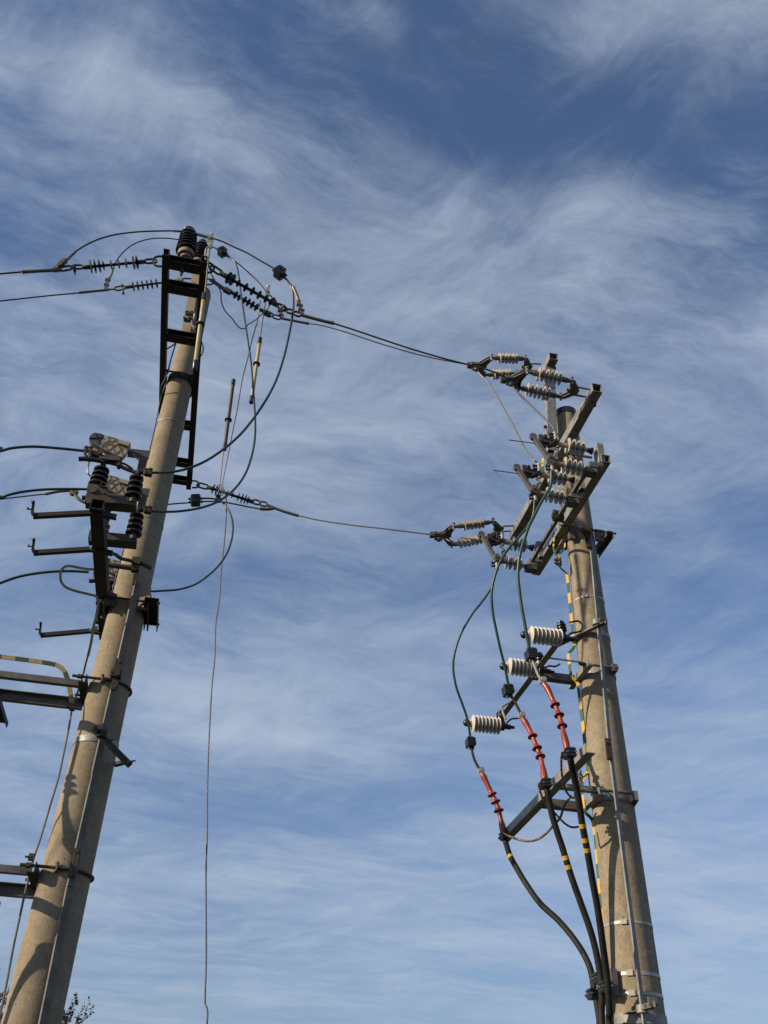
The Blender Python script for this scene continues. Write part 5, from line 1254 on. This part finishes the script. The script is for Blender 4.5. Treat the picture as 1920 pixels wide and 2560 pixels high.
# green and yellow earthing strip down the shorter pole
t = thing('earthing_strip', 'green and yellow striped strip running down the edge of the shorter pole', 'earthing strip', Rp(1396, 1400, .03))
SEC = [(-.014, -.003), (.014, -.003), (.014, .003), (-.014, .003)]
def strip(pts, tt, up=None, sec=SEC): part('strip', MB().sweep([Rp(x, y, q) for (x, y), q in zip(pts, tt)] if isinstance(tt, list) else Rs(pts, tt), 1, sec=sec, up=up or (eA * .8 + eE * .6), sub=4), 'yg', t)
strip([(1357, 1146), (1357, 1163), (1358, 1180), (1366, 1186)], -.2)
strip([(1397, 1215), (1399, 1225), (1401, 1236), (1403, 1260), (1407, 1290), (1411, 1345), (1412, 1366), (1405, 1379), (1397, 1386)], .02, None, [(a * .55, b) for a, b in SEC])
strip([(1385, 1344), (1384, 1374), (1391, 1388), (1396, 1392), (1398, 1414), (1408, 1426), (1418, 1435)], [-.05] * 5 + [0, .03], None, [(a * .55, b) for a, b in SEC])
strip([(1417, 1434), (1422, 1480), (1429, 1553), (1434, 1600), (1435, 1618), (1421, 1636), (1423, 1655), (1426, 1680), (1430, 1694), (1443, 1706), (1448, 1736), (1453, 1780), (1458, 1819), (1463, 1868), (1469, 1920), (1468, 1932), (1458, 1945), (1455, 1970), (1457, 2000), (1462, 2028), (1478, 2046), (1484, 2062), (1489, 2100), (1495, 2170), (1501, 2240), (1508, 2330), (1515, 2400), (1524, 2480), (1533, 2580)],
      [.03] * 40)
part('strip_clamp', MB().box(Rp(1397, 1404, -.04), .05, .03, .09).bolt(Rp(1394, 1400, -.05), -eE, .010, .04).bolt(Rp(1395, 1408, -.05), -eE, .010, .04), 'galv_old', t)
part('tie_wire', MB().sweep(Rv([(1452, 1946, -.1), (1462, 1940, -.1), (1471, 1935, -.06), (1474, 1960, -.1), (1482, 1975, -.16)]), .006), 'blk', t)

# operating rod of the disconnector and its guides
t = thing('operating_rod', 'long bright zinc operating rod running down the shorter pole', 'rod', Rp(1611, 2560, -.28))
trr = -.27
litR = (eE * -.96 - eA * .28).normalized(); RSEC = [(0, 0), (.017, 0), (.017, .034), (.013, .034), (.013, .004), (0, .004)]
def rrod(x0, y0, x1, y1, k=.036):
    a, b = Rp(x0, y0, trr), Rp(x1, y1, trr)
    return MB().extr(a, b, RSEC, -litR)
part('rod', rrod(1472, 1350, 1519, 1868), 'galv', t)
e0, e1 = Rp(1519, 1868, trr + .006), Rp(1607, 2575, trr - .03); e2 = e0 + (e1 - e0) * 1.55; 
part('rod', MB().extr(e0, e2, RSEC, -litR), 'galv', t)
part('coupling', MB().bar(Rp(1466, 1333, trr - .02), Rp(1474, 1372, trr - .02), .055, .012, eA).bolt(Rp(1469, 1342, trr - .04), eA, .013, .03).bolt(Rp(1472, 1364, trr - .04), eA, .013, .03), 'iron', t)
part('coupling', MB().bar(Rp(1518, 1846, trr - .02), Rp(1524, 1900, trr - .02), .045, .012, eA).bolt(Rp(1521, 1854, trr - .04), eA, .012, .03).bolt(Rp(1524, 1891, trr - .04), eA, .012, .03), 'iron', t)
def guide(label, a, b, clipp):
    t = thing('rod_guide', label, 'bracket', a, 'guides of the bright operating rod')
    part('arm', MB().angle(a, b, .045, .045, .006, eZ, 1, 1), 'galv_old', t)
    part('rod_clip', MB().lathe(clipp - eZ * .03, clipp + eZ, [(0, .044), (.05, .044)], 18), 'galv', t)
    d = (b - a).normalized()
    part('bolt', MB().bolt(b - d * .04 + eZ * .05, -eZ, .012, .05).box(b - d * .03 + eZ * .045, .07, .02, .06), 'galv_old', t)
guide('grey guide arm of the bright rod, just above the cream arresters', onlevel(1401, 1616, 6.0), onlevel(1516, 1560, 6.0), Rp(1492, 1556, trr))
guide('grey guide arm of the bright rod, at the bottom edge of the photo', onlevel(1531, 2546, 2.82), onlevel(1641, 2520, 2.82), Rp(1606, 2521, trr - .02))

# ================================================================== TREE
rnd = random.Random(11)
def tree(x, ytop, dist, label):
    top = CAM + ray(x, ytop) / ray(x, ytop).y * dist
    base = V((top.x, top.y, 0)); Ht = top.z
    t = thing('tree', label, 'tree', base)
    tr_ = MB(); lf = MB(); twigs = MB()
    trunk = [base + V((rnd.uniform(-.05, .05), rnd.uniform(-.05, .05), Ht * .9 * k / 6)) for k in range(7)]
    tr_.sweep(trunk, [.15 - .019 * k for k in range(7)], 10, 3)
    def leaf(p, s):
        a = V((rnd.uniform(-1, 1), rnd.uniform(-1, 1), rnd.uniform(-1, .3))).normalized(); b = a.cross(V((rnd.uniform(-1, 1), rnd.uniform(-1, 1), rnd.uniform(-1, 1)))).normalized()
        n_ = a.cross(b).normalized()
        lf.add([p, p + a * s * .35 + b * s * .36 + n_ * s * .08, p + a * s * .8 + b * s * .2, p + a * s * 1.1, p + a * s * .7 - b * s * .24, p + a * s * .3 - b * s * .36 + n_ * s * .1], [(0, 1, 2, 3, 4, 5)])
    def branch(p, d, L, r, lev):
        n = 5; pts = [p]; q = V(p); dd = V(d)
        for k in range(n):
            dd = (dd + V((rnd.uniform(-.22, .22), rnd.uniform(-.22, .22), rnd.uniform(-.05, .22)))).normalized(); q = q + dd * L / n; pts.append(V(q))
        (tr_ if lev < 2 else twigs).sweep(pts, [r * (1 - .16 * k) for k in range(n + 1)], 5 if lev else 7, 2)
        if lev < 3:
            m = (6, 5, 4)[lev]
            for k in range(m):
                f = .35 + .65 * (k + rnd.random()) / m; i = min(int(f * n), n - 1); pp = lerp(pts[i], pts[i + 1], f * n - i)
                s_ = V((rnd.uniform(-1, 1), rnd.uniform(-1, 1), rnd.uniform(.0, .9))).normalized()
                branch(pp, (dd * .75 + s_ * .75).normalized(), L * rnd.uniform(.38, .58), r * .45, lev + 1)
        if lev >= 2:
            for k in range(3 if lev == 2 else 3):
                f = rnd.uniform(.25, 1); i = min(int(f * n), n - 1); leaf(lerp(pts[i], pts[i + 1], f * n - i) + V((0, 0, -.02)), rnd.uniform(.05, .095))
    for k in range(15):
        h = Ht * rnd.uniform(.32, .80); a = k * 2.4
        branch(V((base.x, base.y, h)), V((math.cos(a), math.sin(a), rnd.uniform(.35, 1.0))).normalized(), Ht * rnd.uniform(.18, .32) * (1.15 - .45 * h / Ht), .055, 0)
    branch(trunk[-1], V((0, 0, 1)), Ht * .16, .04, 0)
    part('trunk', tr_, 'bark', t); part('twigs', twigs, 'bark', t); part('foliage', lf, 'leaf', t)
    return t
tree(70, 2475, 28.0, 'sparse autumn tree with brown leaves behind the foot of the pale pole')
